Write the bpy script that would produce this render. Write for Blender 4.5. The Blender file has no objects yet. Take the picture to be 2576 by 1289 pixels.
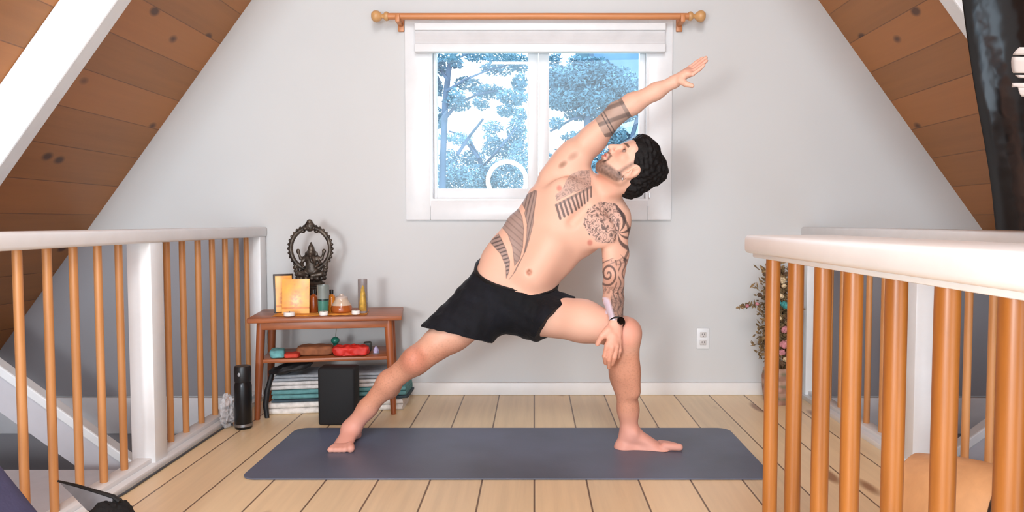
import bpy, bmesh, math, random
import numpy as np
from mathutils import Vector, Matrix, Euler, noise as mnoise
rnd = random.Random(7)
sc = bpy.context.scene
PI = math.pi
# ------------------------------------------------------------------ camera model (2576 x 1289 frame)
FPX = 1825.0; CX = 1343.5; CY = 644.5; CAMZ = 0.92; PITCH = math.atan(86.0/FPX)
cp, sp_ = math.cos(PITCH), math.sin(PITCH)
def P(px, py, Y):
    """world point seen at picture position (px,py) lying at room depth Y"""
    u = (px-CX)/FPX; v = (CY-py)/FPX
    dy = cp+v*sp_; dz = -sp_+v*cp
    s = Y/dy
    return Vector((u*s, Y, CAMZ+dz*s))
def proj(V):
    """numpy Nx3 -> px,py"""
    x, y, z = V[:,0], V[:,1], V[:,2]-CAMZ
    zc = y*cp - z*sp_; vc = y*sp_ + z*cp
    return CX+FPX*x/zc, CY-FPX*vc/zc
cam_d = bpy.data.cameras.new('camera'); cam = bpy.data.objects.new('camera', cam_d)
sc.collection.objects.link(cam); sc.camera = cam
cam.location = (0, 0, CAMZ); cam.rotation_euler = (PI/2-PITCH, 0, 0)
cam_d.sensor_width = 36; cam_d.sensor_fit = 'HORIZONTAL'; cam_d.lens = 36*FPX/2576
cam_d.shift_x = (1288-CX)/2576; cam_d.shift_y = 0; cam_d.clip_start = 0.02; cam_d.clip_end = 300
COL = sc.collection
# ------------------------------------------------------------------ materials
def nt(m):
    m.use_nodes = True
    t = m.node_tree
    for n in list(t.nodes): t.nodes.remove(n)
    return t
class NB:
    def __init__(s, name):
        s.m = bpy.data.materials.new(name); s.t = nt(s.m)
        s.out = s.n('ShaderNodeOutputMaterial'); s.b = s.n('ShaderNodeBsdfPrincipled')
        s.l(s.b.outputs[0], s.out.inputs[0])
    def n(s, ty, **k):
        x = s.t.nodes.new(ty)
        for a, v in k.items(): setattr(x, a, v)
        return x
    def l(s, a, b): s.t.links.new(a, b)
    def set(s, node, **k):
        for a, v in k.items(): node.inputs[a.replace('_', ' ')].default_value = v
    def math(s, op, a, b=None, c=None):
        n = s.n('ShaderNodeMath', operation=op)
        for i, q in enumerate((a, b, c)):
            if q is None: continue
            if isinstance(q, (int, float)): n.inputs[i].default_value = q
            else: s.l(q, n.inputs[i])
        return n.outputs[0]
    def mix(s, f, a, b, mode='MIX'):
        n = s.n('ShaderNodeMix', data_type='RGBA', blend_type=mode)
        for i, q in ((0, f), (6, a), (7, b)):
            if isinstance(q, (int, float)): n.inputs[i].default_value = q
            elif isinstance(q, tuple): n.inputs[i].default_value = (*q[:3], 1)
            else: s.l(q, n.inputs[i])
        return n.outputs[2]
    def ramp(s, f, *stops):
        n = s.n('ShaderNodeValToRGB'); r = n.color_ramp
        while len(r.elements) < len(stops): r.elements.new(0.5)
        for e, (p, c) in zip(r.elements, stops):
            e.position = p; e.color = (*c[:3], 1) if isinstance(c, tuple) else (c, c, c, 1)
        s.l(f, n.inputs[0]); return n.outputs[0]
    def noise(s, vec, scale, detail=3, rough=.55):
        n = s.n('ShaderNodeTexNoise'); s.set(n, Scale=scale, Detail=detail, Roughness=rough)
        if vec is not None: s.l(vec, n.inputs['Vector'])
        return n.outputs['Fac']
    def coord(s, kind='Object'): return s.n('ShaderNodeTexCoord').outputs[kind]
    def mapping(s, vec, scale=(1,1,1), rot=(0,0,0), loc=(0,0,0)):
        n = s.n('ShaderNodeMapping'); s.l(vec, n.inputs[0])
        n.inputs['Scale'].default_value = scale; n.inputs['Rotation'].default_value = rot; n.inputs['Location'].default_value = loc
        return n.outputs[0]
    def bump(s, h, strength=.2, dist=.01):
        n = s.n('ShaderNodeBump'); n.inputs['Strength'].default_value = strength; n.inputs['Distance'].default_value = dist
        s.l(h, n.inputs['Height']); s.l(n.outputs[0], s.b.inputs['Normal'])
def lin(r, g, b):
    f = lambda c: (c/255/12.92) if c/255 <= .04045 else ((c/255+.055)/1.055)**2.4
    return (f(r), f(g), f(b))
MATS = {}
def plain(name, rgb, rough=.5, metal=0, var=.08, vscale=12, spec=.5, bump=0, coat=0, bscale=None):
    if name in MATS: return MATS[name]
    k = NB(name); c = lin(*rgb)
    f = k.noise(k.coord(), vscale)
    d = tuple(max(0, x*(1-var*1.6)) for x in c); u = tuple(min(1, x*(1+var)) for x in c)
    k.l(k.ramp(f, (.3, d), (.7, u)), k.b.inputs['Base Color'])
    k.set(k.b, Roughness=rough, Metallic=metal)
    k.b.inputs['Specular IOR Level'].default_value = spec; k.b.inputs['Coat Weight'].default_value = coat
    if bump: k.bump(k.noise(k.coord(), bscale or vscale*8, 4), bump, .004)
    MATS[name] = k.m; return k.m
def emit(name, rgb, s):
    m = bpy.data.materials.new(name); t = nt(m)
    e = t.nodes.new('ShaderNodeEmission'); o = t.nodes.new('ShaderNodeOutputMaterial')
    e.inputs[0].default_value = (*rgb, 1); e.inputs[1].default_value = s
    t.links.new(e.outputs[0], o.inputs[0]); return m
def wood(name, rgb, axis=2, rough=.45, contrast=.28, scale=9, dark=None):
    """grain running along axis (object coordinates)"""
    if name in MATS: return MATS[name]
    k = NB(name); c = lin(*rgb); s = [scale*3]*3; s[axis] = scale*.22
    v = k.mapping(k.coord(), tuple(s))
    f = k.noise(v, 1.0, 4, .6)
    f2 = k.noise(k.mapping(k.coord(), tuple(x*.35 for x in s)), 1, 2)
    dk = lin(*dark) if dark else tuple(x*(1-contrast) for x in c)
    up = tuple(min(1, x*(1+contrast*.5)) for x in c)
    c1 = k.ramp(f, (.28, dk), (.72, up))
    k.l(k.mix(k.math('MULTIPLY', f2, .5), c1, c), k.b.inputs['Base Color'])
    k.set(k.b, Roughness=rough); k.bump(f, .08, .003)
    MATS[name] = k.m; return k.m
# ------------------------------------------------------------------ mesh builders
class MB:
    def __init__(s): s.v = []; s.f = []; s.m = []
    def add(s, vs, fs, mi=0):
        o = len(s.v); s.v += [tuple(x) for x in vs]
        s.f += [tuple(i+o for i in f) for f in fs]; s.m += [mi]*len(fs); return s
    def bm(s, bm, mi=0):
        bm.verts.index_update()
        s.add([v.co.copy() for v in bm.verts], [[v.index for v in f.verts] for f in bm.faces], mi); bm.free(); return s
    def box(s, lo, hi, bev=0, seg=2, M=None, mi=0):
        b = bmesh.new(); bmesh.ops.create_cube(b, size=1)
        lo = Vector(lo); hi = Vector(hi)
        for v in b.verts: v.co = Vector([lo[i]+(v.co[i]+.5)*(hi[i]-lo[i]) for i in range(3)])
        if bev: bmesh.ops.bevel(b, geom=list(b.edges), offset=bev, segments=seg, affect='EDGES', profile=.5)
        if M is not None: bmesh.ops.transform(b, matrix=M, verts=b.verts)
        return s.bm(b, mi)
    def tube(s, pts, rad, n=12, cap=True, mi=0, squash=None):
        pts = [Vector(p) for p in pts]; N = len(pts)
        if not hasattr(rad, '__len__'): rad = [rad]*N
        vs = []; fs = []; ref = None
        for i, p in enumerate(pts):
            t = (pts[min(i+1, N-1)]-pts[max(i-1, 0)]).normalized()
            if ref is None:
                a = Vector((0,0,1)) if abs(t.z) < .9 else Vector((1,0,0))
                ref = (a - t*a.dot(t)).normalized()
            else: ref = (ref - t*ref.dot(t)).normalized()
            w = t.cross(ref)
            for j in range(n):
                a = 2*PI*j/n
                vs.append(p+(ref*math.cos(a)+w*math.sin(a))*rad[i])
        for i in range(N-1):
            for j in range(n):
                fs.append((i*n+j, i*n+(j+1)%n, (i+1)*n+(j+1)%n, (i+1)*n+j))
        if cap: fs += [tuple(range(n-1, -1, -1)), tuple((N-1)*n+j for j in range(n))]
        return s.add(vs, fs, mi)
    def lathe(s, prof, c=(0,0,0), n=32, M=None, mi=0, sx=1, sy=1):
        vs = []; fs = []; c = Vector(c)
        for r, z in prof:
            for j in range(n):
                a = 2*PI*j/n; p = Vector((r*math.cos(a)*sx, r*math.sin(a)*sy, z))
                vs.append((M @ p if M is not None else p)+c)
        for i in range(len(prof)-1):
            for j in range(n):
                fs.append((i*n+j, i*n+(j+1)%n, (i+1)*n+(j+1)%n, (i+1)*n+j))
        fs += [tuple(range(n-1, -1, -1)), tuple((len(prof)-1)*n+j for j in range(n))]
        return s.add(vs, fs, mi)
    def torus(s, c, R, r, n=48, k=12, M=None, mi=0, sz=1):
        vs = []; fs = []; c = Vector(c)
        for i in range(n):
            a = 2*PI*i/n
            for j in range(k):
                b = 2*PI*j/k
                p = Vector(((R+r*math.cos(b))*math.cos(a), r*math.sin(b), sz*(R+r*math.cos(b))*math.sin(a)))
                vs.append((M @ p if M is not None else p)+c)
        for i in range(n):
            for j in range(k):
                fs.append((i*k+j, ((i+1)%n)*k+j, ((i+1)%n)*k+(j+1)%k, i*k+(j+1)%k))
        return s.add(vs, fs, mi)
    def ball(s, c, r, n=16, M=None, mi=0):
        r = r if hasattr(r, '__len__') else (r, r, r)
        prof = [(math.sin(PI*i/n)+1e-4, -math.cos(PI*i/n)) for i in range(n+1)]
        vs = []; fs = []; c = Vector(c); k = n*2
        for q, z in prof:
            for j in range(k):
                a = 2*PI*j/k; p = Vector((q*math.cos(a)*r[0], q*math.sin(a)*r[1], z*r[2]))
                vs.append((M @ p if M is not None else p)+c)
        for i in range(n):
            for j in range(k):
                fs.append((i*k+j, i*k+(j+1)%k, (i+1)*k+(j+1)%k, (i+1)*k+j))
        return s.add(vs, fs, mi)
    def prism(s, poly, fn, d0, d1, mi=0):
        """poly: 2D list; fn(u,v,d)->point"""
        n = len(poly)
        vs = [fn(u, v, d0) for u, v in poly]+[fn(u, v, d1) for u, v in poly]
        fs = [tuple(range(n-1, -1, -1)), tuple(range(n, 2*n))]+[(i, (i+1)%n, n+(i+1)%n, n+i) for i in range(n)]
        return s.add(vs, fs, mi)
    def build(s, name, mats, parent=None, smooth=True, bevel=0, fix=True, ang=.7):
        me = bpy.data.meshes.new(name); me.from_pydata(s.v, [], s.f)
        mats = mats if isinstance(mats, (list, tuple)) else [mats]
        for m in mats: me.materials.append(m)
        if len(mats) > 1: me.polygons.foreach_set('material_index', s.m)
        if fix:
            b = bmesh.new(); b.from_mesh(me); bmesh.ops.recalc_face_normals(b, faces=b.faces); b.to_mesh(me); b.free()
        o = bpy.data.objects.new(name, me); COL.objects.link(o)
        if smooth:
            me.polygons.foreach_set('use_smooth', [True]*len(me.polygons))
            try: me.set_sharp_from_angle(angle=ang)
            except Exception: pass
        if bevel:
            md = o.modifiers.new('bevel', 'BEVEL'); md.width = bevel; md.segments = 2; md.limit_method = 'ANGLE'
        if parent is not None:
            o.parent = parent; o.matrix_parent_inverse = parent_world(parent).inverted()
        return o
def parent_world(p):
    M = p.matrix_basis.copy()
    return M if p.parent is None else parent_world(p.parent) @ p.matrix_parent_inverse @ M
def tag(o, label=None, cat=None, group=None, kind=None):
    if label: o['label'] = label
    if cat: o['category'] = cat
    if group: o['group'] = group
    if kind: o['kind'] = kind
    return o
def thing(name, loc, label, cat, group=None, rz=0):
    o = bpy.data.objects.new(name, None); COL.objects.link(o); o.location = loc; o.rotation_euler = (0, 0, rz)
    o.empty_display_size = .05
    return tag(o, label, cat, group)
def struct(o): o['kind'] = 'structure'; return o

PANE_ROT = [(0, 0, 0), (math.radians(.86), 0, math.radians(-3.1))]
SKY = 5.0
RING = (-.29, -.10, 1.36); RINGE = 24
AREAS = [('key_front_left', (-1.2, -1.6, .98), (.1, 3.2, .8), .5, 80, (.96, .985, 1), .5),  # added key lamp out of view, on the side the shadows imply
         ('fill_ridge', (0, -.6, 3.35), (0, 2.8, .6), 1.0, 90, (.97, .99, 1), 1.4)]  # overhead fill lamp added for general brightness, no fixture there
EXPO = -0.15
VOX = .0038

# ------------------------------------------------------------------ implicit surfaces
class SDF:
    def __init__(s, lo, hi, h):
        s.lo = np.array(lo, float); s.h = h
        s.n = np.ceil((np.array(hi)-s.lo)/h).astype(int)+1
        s.d = np.full(tuple(s.n), 1.0, np.float32)
    def region(s, lo, hi):
        i0 = np.clip(np.floor((np.array(lo)-s.lo)/s.h).astype(int), 0, s.n-1)
        i1 = np.clip(np.ceil((np.array(hi)-s.lo)/s.h).astype(int)+1, 1, s.n)
        sl = tuple(slice(a, b) for a, b in zip(i0, i1))
        ax = [(s.lo[k]+s.h*np.arange(i0[k], i1[k])).astype(np.float32) for k in range(3)]
        return sl, np.ix_(*[np.arange(len(a)) for a in ax]), ax
    def put(s, sl, b, k, op='u'):
        a = s.d[sl]
        if op == 'u':
            if k > 0:
                hh = np.maximum(k-np.abs(a-b), 0)/k
                s.d[sl] = np.minimum(a, b)-hh*hh*k*.25
            else: s.d[sl] = np.minimum(a, b)
        elif op == 's':
            b = -b
            hh = np.maximum(k-np.abs(a-b), 0)/max(k, 1e-6)
            s.d[sl] = np.maximum(a, b)+hh*hh*k*.25
    def seg(s, a, b, ra, rb, k=.02, u=None, op='u'):
        """tapered capsule; ra/rb scalar or (r along u, r along w)"""
        a = np.array(a, float); b = np.array(b, float)
        ra = (ra, ra) if not hasattr(ra, '__len__') else ra; rb = (rb, rb) if not hasattr(rb, '__len__') else rb
        rm = max(*ra, *rb)+k+3*s.h
        sl, ix, ax = s.region(np.minimum(a, b)-rm, np.maximum(a, b)+rm)
        L = np.linalg.norm(b-a); t = (b-a)/L
        if u is None: u = np.array([0, 1, 0.]) if abs(t[1]) < .9 else np.array([1., 0, 0])
        u = np.array(u, float); u = u-t*u.dot(t); u /= np.linalg.norm(u); w = np.cross(t, u)
        X = ax[0][:,None,None]-a[0]; Y = ax[1][None,:,None]-a[1]; Z = ax[2][None,None,:]-a[2]
        dot = lambda q: (X*np.float32(q[0])+Y*np.float32(q[1])+Z*np.float32(q[2]))
        tt = dot(t); tc = np.clip(tt/L, 0, 1); ex = np.abs(tt-tc*L)
        sm = tc*tc*(3-2*tc)*.35+tc*.65
        ru = ra[0]+(rb[0]-ra[0])*sm; rw = ra[1]+(rb[1]-ra[1])*sm; rmin = np.minimum(ru, rw)
        q = np.sqrt((dot(u)/ru)**2+(dot(w)/rw)**2+(ex/rmin)**2)
        s.put(sl, ((q-1)*rmin).astype(np.float32), k, op)
    def ell(s, c, r, k=.02, R=None, op='u'):
        c = np.array(c, float); r = np.array(r, float)
        rm = r.max()+k+3*s.h
        sl, ix, ax = s.region(c-rm, c+rm)
        X = ax[0][:,None,None]-c[0]; Y = ax[1][None,:,None]-c[1]; Z = ax[2][None,None,:]-c[2]
        if R is None: R = np.eye(3)
        q = 0
        for i in range(3):
            e = R[i]; q = q+((X*np.float32(e[0])+Y*np.float32(e[1])+Z*np.float32(e[2]))/np.float32(r[i]))**2
        q = np.sqrt(q)
        s.put(sl, ((q-1)*r.min()).astype(np.float32), k, op)
    def chain(s, pts, rads, k=.02, u=None):
        for i in range(len(pts)-1): s.seg(pts[i], pts[i+1], rads[i], rads[i+1], k, u)
    def mesh(s, smooth=3):
        d = s.d; ins = d < 0
        c = ins[:-1,:-1,:-1].astype(np.int8).copy()
        for i, j, k in ((1,0,0),(0,1,0),(0,0,1),(1,1,0),(1,0,1),(0,1,1),(1,1,1)):
            c += ins[i:d.shape[0]-1+i, j:d.shape[1]-1+j, k:d.shape[2]-1+k]
        act = (c > 0) & (c < 8); del c
        I = np.argwhere(act); idx = np.full(act.shape, -1, np.int32); idx[act] = np.arange(len(I))
        acc = np.zeros((len(I), 3)); cnt = np.zeros(len(I))
        corners = [(i,j,k) for i in (0,1) for j in (0,1) for k in (0,1)]
        val = {o: d[I[:,0]+o[0], I[:,1]+o[1], I[:,2]+o[2]] for o in corners}
        for o in corners:
            for ax in range(3):
                if o[ax] == 0:
                    p = list(o); p[ax] = 1; p = tuple(p)
                    a, b = val[o], val[p]; m = (a < 0) != (b < 0)
                    t = a[m]/(a[m]-b[m]); q = np.tile(np.array(o, float), (m.sum(), 1)); q[:,ax] += t
                    acc[m] += q; cnt[m] += 1
        V = s.lo+s.h*(I+acc/cnt[:,None])
        F = []
        for ax in range(3):
            o1, o2 = [(1,2),(2,0),(0,1)][ax]
            sl0 = [slice(None)]*3; sl1 = [slice(None)]*3; sl0[ax] = slice(0,-1); sl1[ax] = slice(1,None)
            ch = ins[tuple(sl0)] != ins[tuple(sl1)]
            E = np.argwhere(ch); E = E[(E[:,o1] > 0) & (E[:,o2] > 0)]
            def g(a, b):
                Q = E.copy(); Q[:,o1] -= a; Q[:,o2] -= b
                ok = np.all((Q >= 0) & (Q < np.array(idx.shape)), axis=1); r = np.full(len(Q), -1); Qk = Q[ok]
                r[ok] = idx[Qk[:,0],Qk[:,1],Qk[:,2]]; return r
            q = np.stack([g(1,1), g(0,1), g(0,0), g(1,0)], 1)
            fl = ins[E[:,0],E[:,1],E[:,2]]
            q[~fl] = q[~fl][:,::-1]
            F.append(q[(q >= 0).all(1)])
        F = np.concatenate(F)
        # Taubin-style smoothing
        e = np.concatenate([F[:,[0,1]],F[:,[1,2]],F[:,[2,3]],F[:,[3,0]]]); e = np.concatenate([e, e[:,::-1]])
        deg = np.bincount(e[:,0], minlength=len(V)).astype(float)
        def lap(V):
            return np.stack([np.bincount(e[:,0], weights=V[e[:,1],k], minlength=len(V)) for k in range(3)], 1)/deg[:,None]-V
        for i in range(smooth):
            V = V+.5*lap(V); V = V-.45*lap(V)
        return V, F
def np_mesh(name, V, F, mat, parent=None):
    me = bpy.data.meshes.new(name)
    me.vertices.add(len(V)); me.vertices.foreach_set('co', V.astype(np.float32).ravel())
    k = F.shape[1]
    me.loops.add(F.size); me.polygons.add(len(F))
    me.loops.foreach_set('vertex_index', F.astype(np.int32).ravel())
    me.polygons.foreach_set('loop_start', np.arange(0, F.size, k, dtype=np.int32))
    try: me.polygons.foreach_set('loop_total', np.full(len(F), k, np.int32))
    except Exception: pass
    me.update(calc_edges=True); me.validate()
    me.polygons.foreach_set('use_smooth', np.ones(len(me.polygons), bool))
    if mat: me.materials.append(mat)
    o = bpy.data.objects.new(name, me); COL.objects.link(o)
    if parent is not None:
        o.parent = parent; o.matrix_parent_inverse = parent_world(parent).inverted()
    return o
def subdiv(V, F):
    """one linear 1-to-4 split of a quad mesh, then a light smooth"""
    e = np.sort(np.concatenate([F[:,[0,1]],F[:,[1,2]],F[:,[2,3]],F[:,[3,0]]]), 1)
    key = e[:,0].astype(np.int64)*len(V)+e[:,1]
    uk, inv = np.unique(key, return_inverse=True)
    a = uk//len(V); b = uk % len(V)
    n = len(V); ne = len(uk); nf = len(F)
    fc = V[F].mean(1)
    # Catmull-Clark positions
    em = .5*(V[a]+V[b])
    fs = np.zeros((ne, 3)); fcnt = np.zeros(ne)
    ids = inv.reshape(4, nf)
    for k in range(4):
        for c in range(3): fs[:,c] += np.bincount(ids[k], weights=fc[:,c], minlength=ne)
        fcnt += np.bincount(ids[k], minlength=ne)
    ep = .5*em+.5*fs/np.maximum(fcnt, 1)[:,None]
    val = np.bincount(np.concatenate([a,b]), minlength=n).astype(float)
    Fv = np.zeros((n,3)); fv = np.zeros(n); Rv = np.zeros((n,3))
    for k in range(4):
        for c in range(3): Fv[:,c] += np.bincount(F[:,k], weights=fc[:,c], minlength=n)
        fv += np.bincount(F[:,k], minlength=n)
    Fv /= np.maximum(fv,1)[:,None]
    for c in range(3): Rv[:,c] = np.bincount(a, weights=em[:,c], minlength=n)+np.bincount(b, weights=em[:,c], minlength=n)
    Rv /= val[:,None]
    vp = (Fv+2*Rv+(val[:,None]-3)*V)/val[:,None]
    NV = np.concatenate([vp, ep, fc])
    NF = []
    for k in range(4):
        NF.append(np.stack([F[:,k], n+ids[k], n+ne+np.arange(nf), n+ids[(k-1)%4]], 1))
    return NV, np.concatenate(NF)
def vnormals(V, F):
    N = np.cross(V[F[:,2]]-V[F[:,0]], V[F[:,3]]-V[F[:,1]])
    R = np.zeros_like(V)
    for k in range(4):
        for c in range(3): R[:,c] += np.bincount(F[:,k], weights=N[:,c], minlength=len(V))
    return R/np.maximum(np.linalg.norm(R, axis=1), 1e-12)[:,None]
def inpoly(px, py, poly):
    """signed-ish mask: 1 inside polygon"""
    c = np.zeros(len(px), bool); n = len(poly)
    for i in range(n):
        x0, y0 = poly[i]; x1, y1 = poly[(i+1)%n]
        m = ((y0 > py) != (y1 > py)) & (px < (x1-x0)*(py-y0)/((y1-y0) if y1 != y0 else 1e-9)+x0)
        c ^= m
    return c
def dseg(px, py, a, b):
    ax, ay = a; bx, by = b; L2 = (bx-ax)**2+(by-ay)**2
    t = np.clip(((px-ax)*(bx-ax)+(py-ay)*(by-ay))/L2, 0, 1)
    return np.hypot(px-ax-t*(bx-ax), py-ay-t*(by-ay))
def dpoly(px, py, pts):
    return np.min([dseg(px, py, pts[i], pts[i+1]) for i in range(len(pts)-1)], axis=0)
def soft(d, w, s=1.2): return np.clip((w-d)/s+.5, 0, 1)

# ------------------------------------------------------------------ the person
def build_person():
    A = lambda px, py, Y: np.array(P(px, py, Y))
    B = SDF((-.98, 2.60, -.01), (.80, 3.26, 1.72), VOX)
    # ---- back leg (his right, stretched to the left of the picture)
    hipR = A(1232, 765, 3.03); kneeR = A(1046, 908, 2.93); ankR = A(884, 1078, 2.99)
    thm = A(1140, 838, 2.975); calf = A(978, 962, 2.965)
    B.chain([hipR, thm, kneeR], [.088, .072, .055], .03)
    B.seg(A(1200, 800, 2.98), A(1100, 860, 2.93), .06, .045, .04)
    B.ell(A(1040, 905, 2.885), (.036, .03, .042), .03)
    B.chain([kneeR, calf, A(924, 1028, 2.985), ankR], [.051, .044, .036, .036], .03)
    B.ell(A(985, 968, 3.0), (.040, .045, .055), .03)
    heel = A(895, 1090, 3.05); ball = A(858, 1128, 2.88)
    B.seg(ankR, A(889, 1094, 3.04), .036, .034, .02)
    B.seg(ankR+np.array([0, -.01, -.01]), ball, (.030, .034), (.019, .043), .025, u=(0, .3, 1))
    toesR = [((840, 1131), (831, 1139), .012), ((849, 1134), (843, 1142), .0115), ((858, 1135), (854, 1144), .0115), ((867, 1135), (866, 1144), .012), ((880, 1132), (882, 1142), .016)]
    for (a, b, r) in toesR:
        p0 = A(a[0], a[1], 2.865); p1 = A(b[0], b[1], 2.84); p1[2] = max(p1[2], r+.004); p0[2] = max(p0[2], r+.006)
        B.seg(p0, p1, r*1.15, r, .008)
    # ---- front leg (his left, bent)
    hipL = A(1350, 790, 3.03); kneeL = A(1572, 838, 2.84); ankL = A(1583, 1088, 2.90)
    B.chain([hipL, A(1465, 808, 2.93), kneeL], [.092, .083, .060], .03)
    B.ell(A(1582, 840, 2.80), (.042, .036, .046), .03)
    B.chain([kneeL, A(1572, 930, 2.875), A(1580, 1030, 2.9), ankL], [.056, .053, .039, .035], .03)
    B.ell(A(1558, 935, 2.92), (.042, .05, .075), .03)
    B.seg(A(1582, 860, 2.81), A(1594, 985, 2.86), .030, .026, .03)
    B.seg(ankL, A(1568, 1122, 2.90), .035, .032, .02)
    B.ell(A(1566, 1128, 2.895), (.033, .033, .027), .015)
    B.seg(A(1597, 1097, 2.895), A(1668, 1131, 2.895), (.034, .032), (.042, .016), .025, u=(0, 1, 0))
    B.seg(A(1575, 1127, 2.895), A(1672, 1133, 2.89), (.030, .022), (.040, .014), .02, u=(0, 1, 0))
    for i, (dx, yy, r, ln) in enumerate(((1717, 2.863, .0145, 0), (1713, 2.888, .0105, 0), (1707, 2.905, .010, 0), (1700, 2.92, .0095, 0), (1692, 2.933, .009, 0))):
        p0 = A(1672-i*3, 1133, yy); p1 = A(dx-8, 1137, yy-.004)
        p0[2] = r+.008; p1[2] = r+.0055
        B.seg(p0, p1, r*1.1, r, .008)
    B.ell(A(1597, 1092, 2.868), (.013, .012, .015), .012)          # ankle bone
    # ---- pelvis and torso
    Wv = np.array([.73, 0, -.69]); Av = np.array([.69, 0, .73])
    pw = np.array([.976, 0, -.217]); pa = np.array([.217, 0, .976])
    B.ell(A(1292, 765, 3.035), (.160, .115, .115), .04, R=np.array([pw, [0,1,0], pa]))
    B.ell(A(1240, 775, 3.10), (.09, .085, .1), .04); B.ell(A(1340, 790, 3.10), (.09, .085, .1), .04)
    q = [A(1297, 735, 3.035), A(1318, 682, 3.04), A(1366, 622, 3.05), A(1424, 556, 3.06), A(1466, 505, 3.07)]
    rr = [(.150, .105), (.141, .098), (.145, .108), (.168, .122), (.132, .098)]
    for i in range(4): B.seg(q[i], q[i+1], rr[i], rr[i+1], .03, u=Wv)
    # flank fill on the long side, ribs
    B.seg(A(1318, 560, 3.06), A(1368, 498, 3.06), .050, .050, .05)
    B.seg(A(1368, 498, 3.06), A(1410, 446, 3.07), .050, .050, .04)
    B.seg(A(1248, 650, 3.045), A(1302, 575, 3.055), .055, .050, .04)
    B.seg(A(1243, 696, 3.04), A(1280, 632, 3.045), .078, .072, .04)
    # shoulders, pecs, belly
    shR = A(1432, 420, 3.07); shL = A(1545, 562, 3.075)
    B.seg(shR, A(1490, 500, 3.06), .058, .055, .04); B.seg(A(1490, 500, 3.06), shL, .055, .052, .04)
    Rt = np.array([Wv, [0,1,0], Av])
    B.ell(A(1430, 492, 2.975), (.082, .032, .066), .035, R=Rt)
    B.ell(A(1505, 580, 2.975), (.080, .032, .066), .035, R=Rt)
    B.seg(A(1340, 690, 2.965), A(1385, 620, 2.965), .06, .055, .06)
    # navel, sternum line
    B.ell(A(1331, 686, 2.905), (.009, .02, .010), .012, op='s')
    B.seg(A(1440, 560, 2.93), A(1475, 520, 2.94), .012, .012, .03, op='s')
    # trapezius and neck
    B.seg(A(1522, 478, 3.075), A(1556, 540, 3.08), .044, .05, .035)
    B.seg(A(1500, 480, 3.08), A(1445, 430, 3.08), .045, .045, .035)
    B.seg(A(1500, 505, 3.075), A(1548, 452, 3.03), (.056, .060), (.054, .056), .03)
    B.seg(A(1500, 500, 3.01), A(1578, 462, 2.985), .012, .013, .02)   # neck tendon
    # ---- head frame
    Fv = np.array([-.535, -.235, .81]); Fv /= np.linalg.norm(Fv)
    Uv = np.array([.85, 0, .53]); Uv -= Fv*Uv.dot(Fv); Uv /= np.linalg.norm(Uv)
    Lv = np.cross(Uv, Fv)
    HC = A(1583, 421, 2.985)
    H = lambda f, u, l: HC+Fv*f+Uv*u+Lv*l
    RH = np.array([Lv, Fv, Uv])
    B.seg(A(1530, 470, 3.045), H(-.03, -.05, 0), .055, .058, .03)
    B.ell(H(-.012, .035, 0), (.076, .094, .088), .02, R=RH)           # skull
    B.ell(H(.03, -.03, 0), (.064, .062, .075), .03, R=RH)             # face mass
    B.ell(H(.062, -.092, 0), (.030, .024, .024), .03, R=RH)           # chin
    B.seg(H(-.005, -.062, .056), H(.06, -.09, .018), .018, .018, .03)  # jaw both sides
    B.seg(H(-.005, -.062, -.056), H(.06, -.09, -.018), .018, .018, .03)
    B.ell(H(.068, .046, 0), (.055, .022, .026), .025, R=RH)           # forehead
    B.seg(H(.080, .030, .036), H(.085, .028, .008), .010, .009, .012)  # brow ridges
    B.seg(H(.080, .030, -.036), H(.085, .028, -.008), .010, .009, .012)
    B.ell(H(.060, -.012, .047), (.018, .016, .016), .02, R=RH); B.ell(H(.060, -.012, -.047), (.018, .016, .016), .02, R=RH)  # cheekbones
    for sgn in (1, -1): B.ell(H(.090, .010, .032*sgn), (.015, .012, .010), .012, R=RH, op='s')   # eye sockets
    B.seg(H(.088, .022, 0), H(.113, -.022, 0), (.008, .008), (.012, .012), .010)   # nose
    B.ell(H(.100, -.026, .012), (.009, .009, .008), .008, R=RH); B.ell(H(.100, -.026, -.012), (.009, .009, .008), .008, R=RH)
    B.ell(H(.088, -.047, 0), (.026, .014, .013), .014, R=RH)          # upper lip / muzzle
    B.seg(H(.096, -.053, .018), H(.096, -.053, -.018), .0065, .0065, .005)
    B.seg(H(.094, -.067, .015), H(.094, -.067, -.015), .0075, .0075, .005)
    B.seg(H(.108, -.060, .020), H(.108, -.060, -.020), .0035, .0035, .003, op='s')
    for sgn in (1, -1):                                               # ears
        e = H(-.012, -.008, .074*sgn)
        B.ell(e, (.010, .020, .033), .006, R=np.array([Lv*.9+Fv*-.4*sgn*sgn, Fv*.9+Lv*.4*sgn, Uv]))
        B.ell(H(-.008, -.002, .083*sgn), (.006, .010, .016), .004, R=RH, op='s')
        B.ell(H(-.004, -.036, .073*sgn), (.007, .009, .010), .006, R=RH)
    # ---- raised right arm
    elR = A(1552, 284, 3.06); wrR = A(1696, 206, 3.03)
    B.ell(A(1438, 408, 3.07), (.058, .055, .062), .04)
    B.chain([shR, A(1490, 352, 3.065), elR], [.060, .055, .042], .03)
    B.seg(A(1470, 362, 3.03), A(1530, 305, 3.04), .040, .034, .03)
    B.chain([elR, A(1590, 262, 3.05), A(1650, 230, 3.04), wrR], [.043, .042, .032, .0245], .025)
    B.seg(A(1385, 445, 3.07), A(1440, 380, 3.08), .048, .046, .04)
    # right hand: palm towards the camera and up, fingers nearly together, thumb dropping
    palm = A(1724, 186, 3.02)
    B.seg(wrR, palm, (.022, .024), (.034, .021), .014, u=(0, 1, .15))
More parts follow.
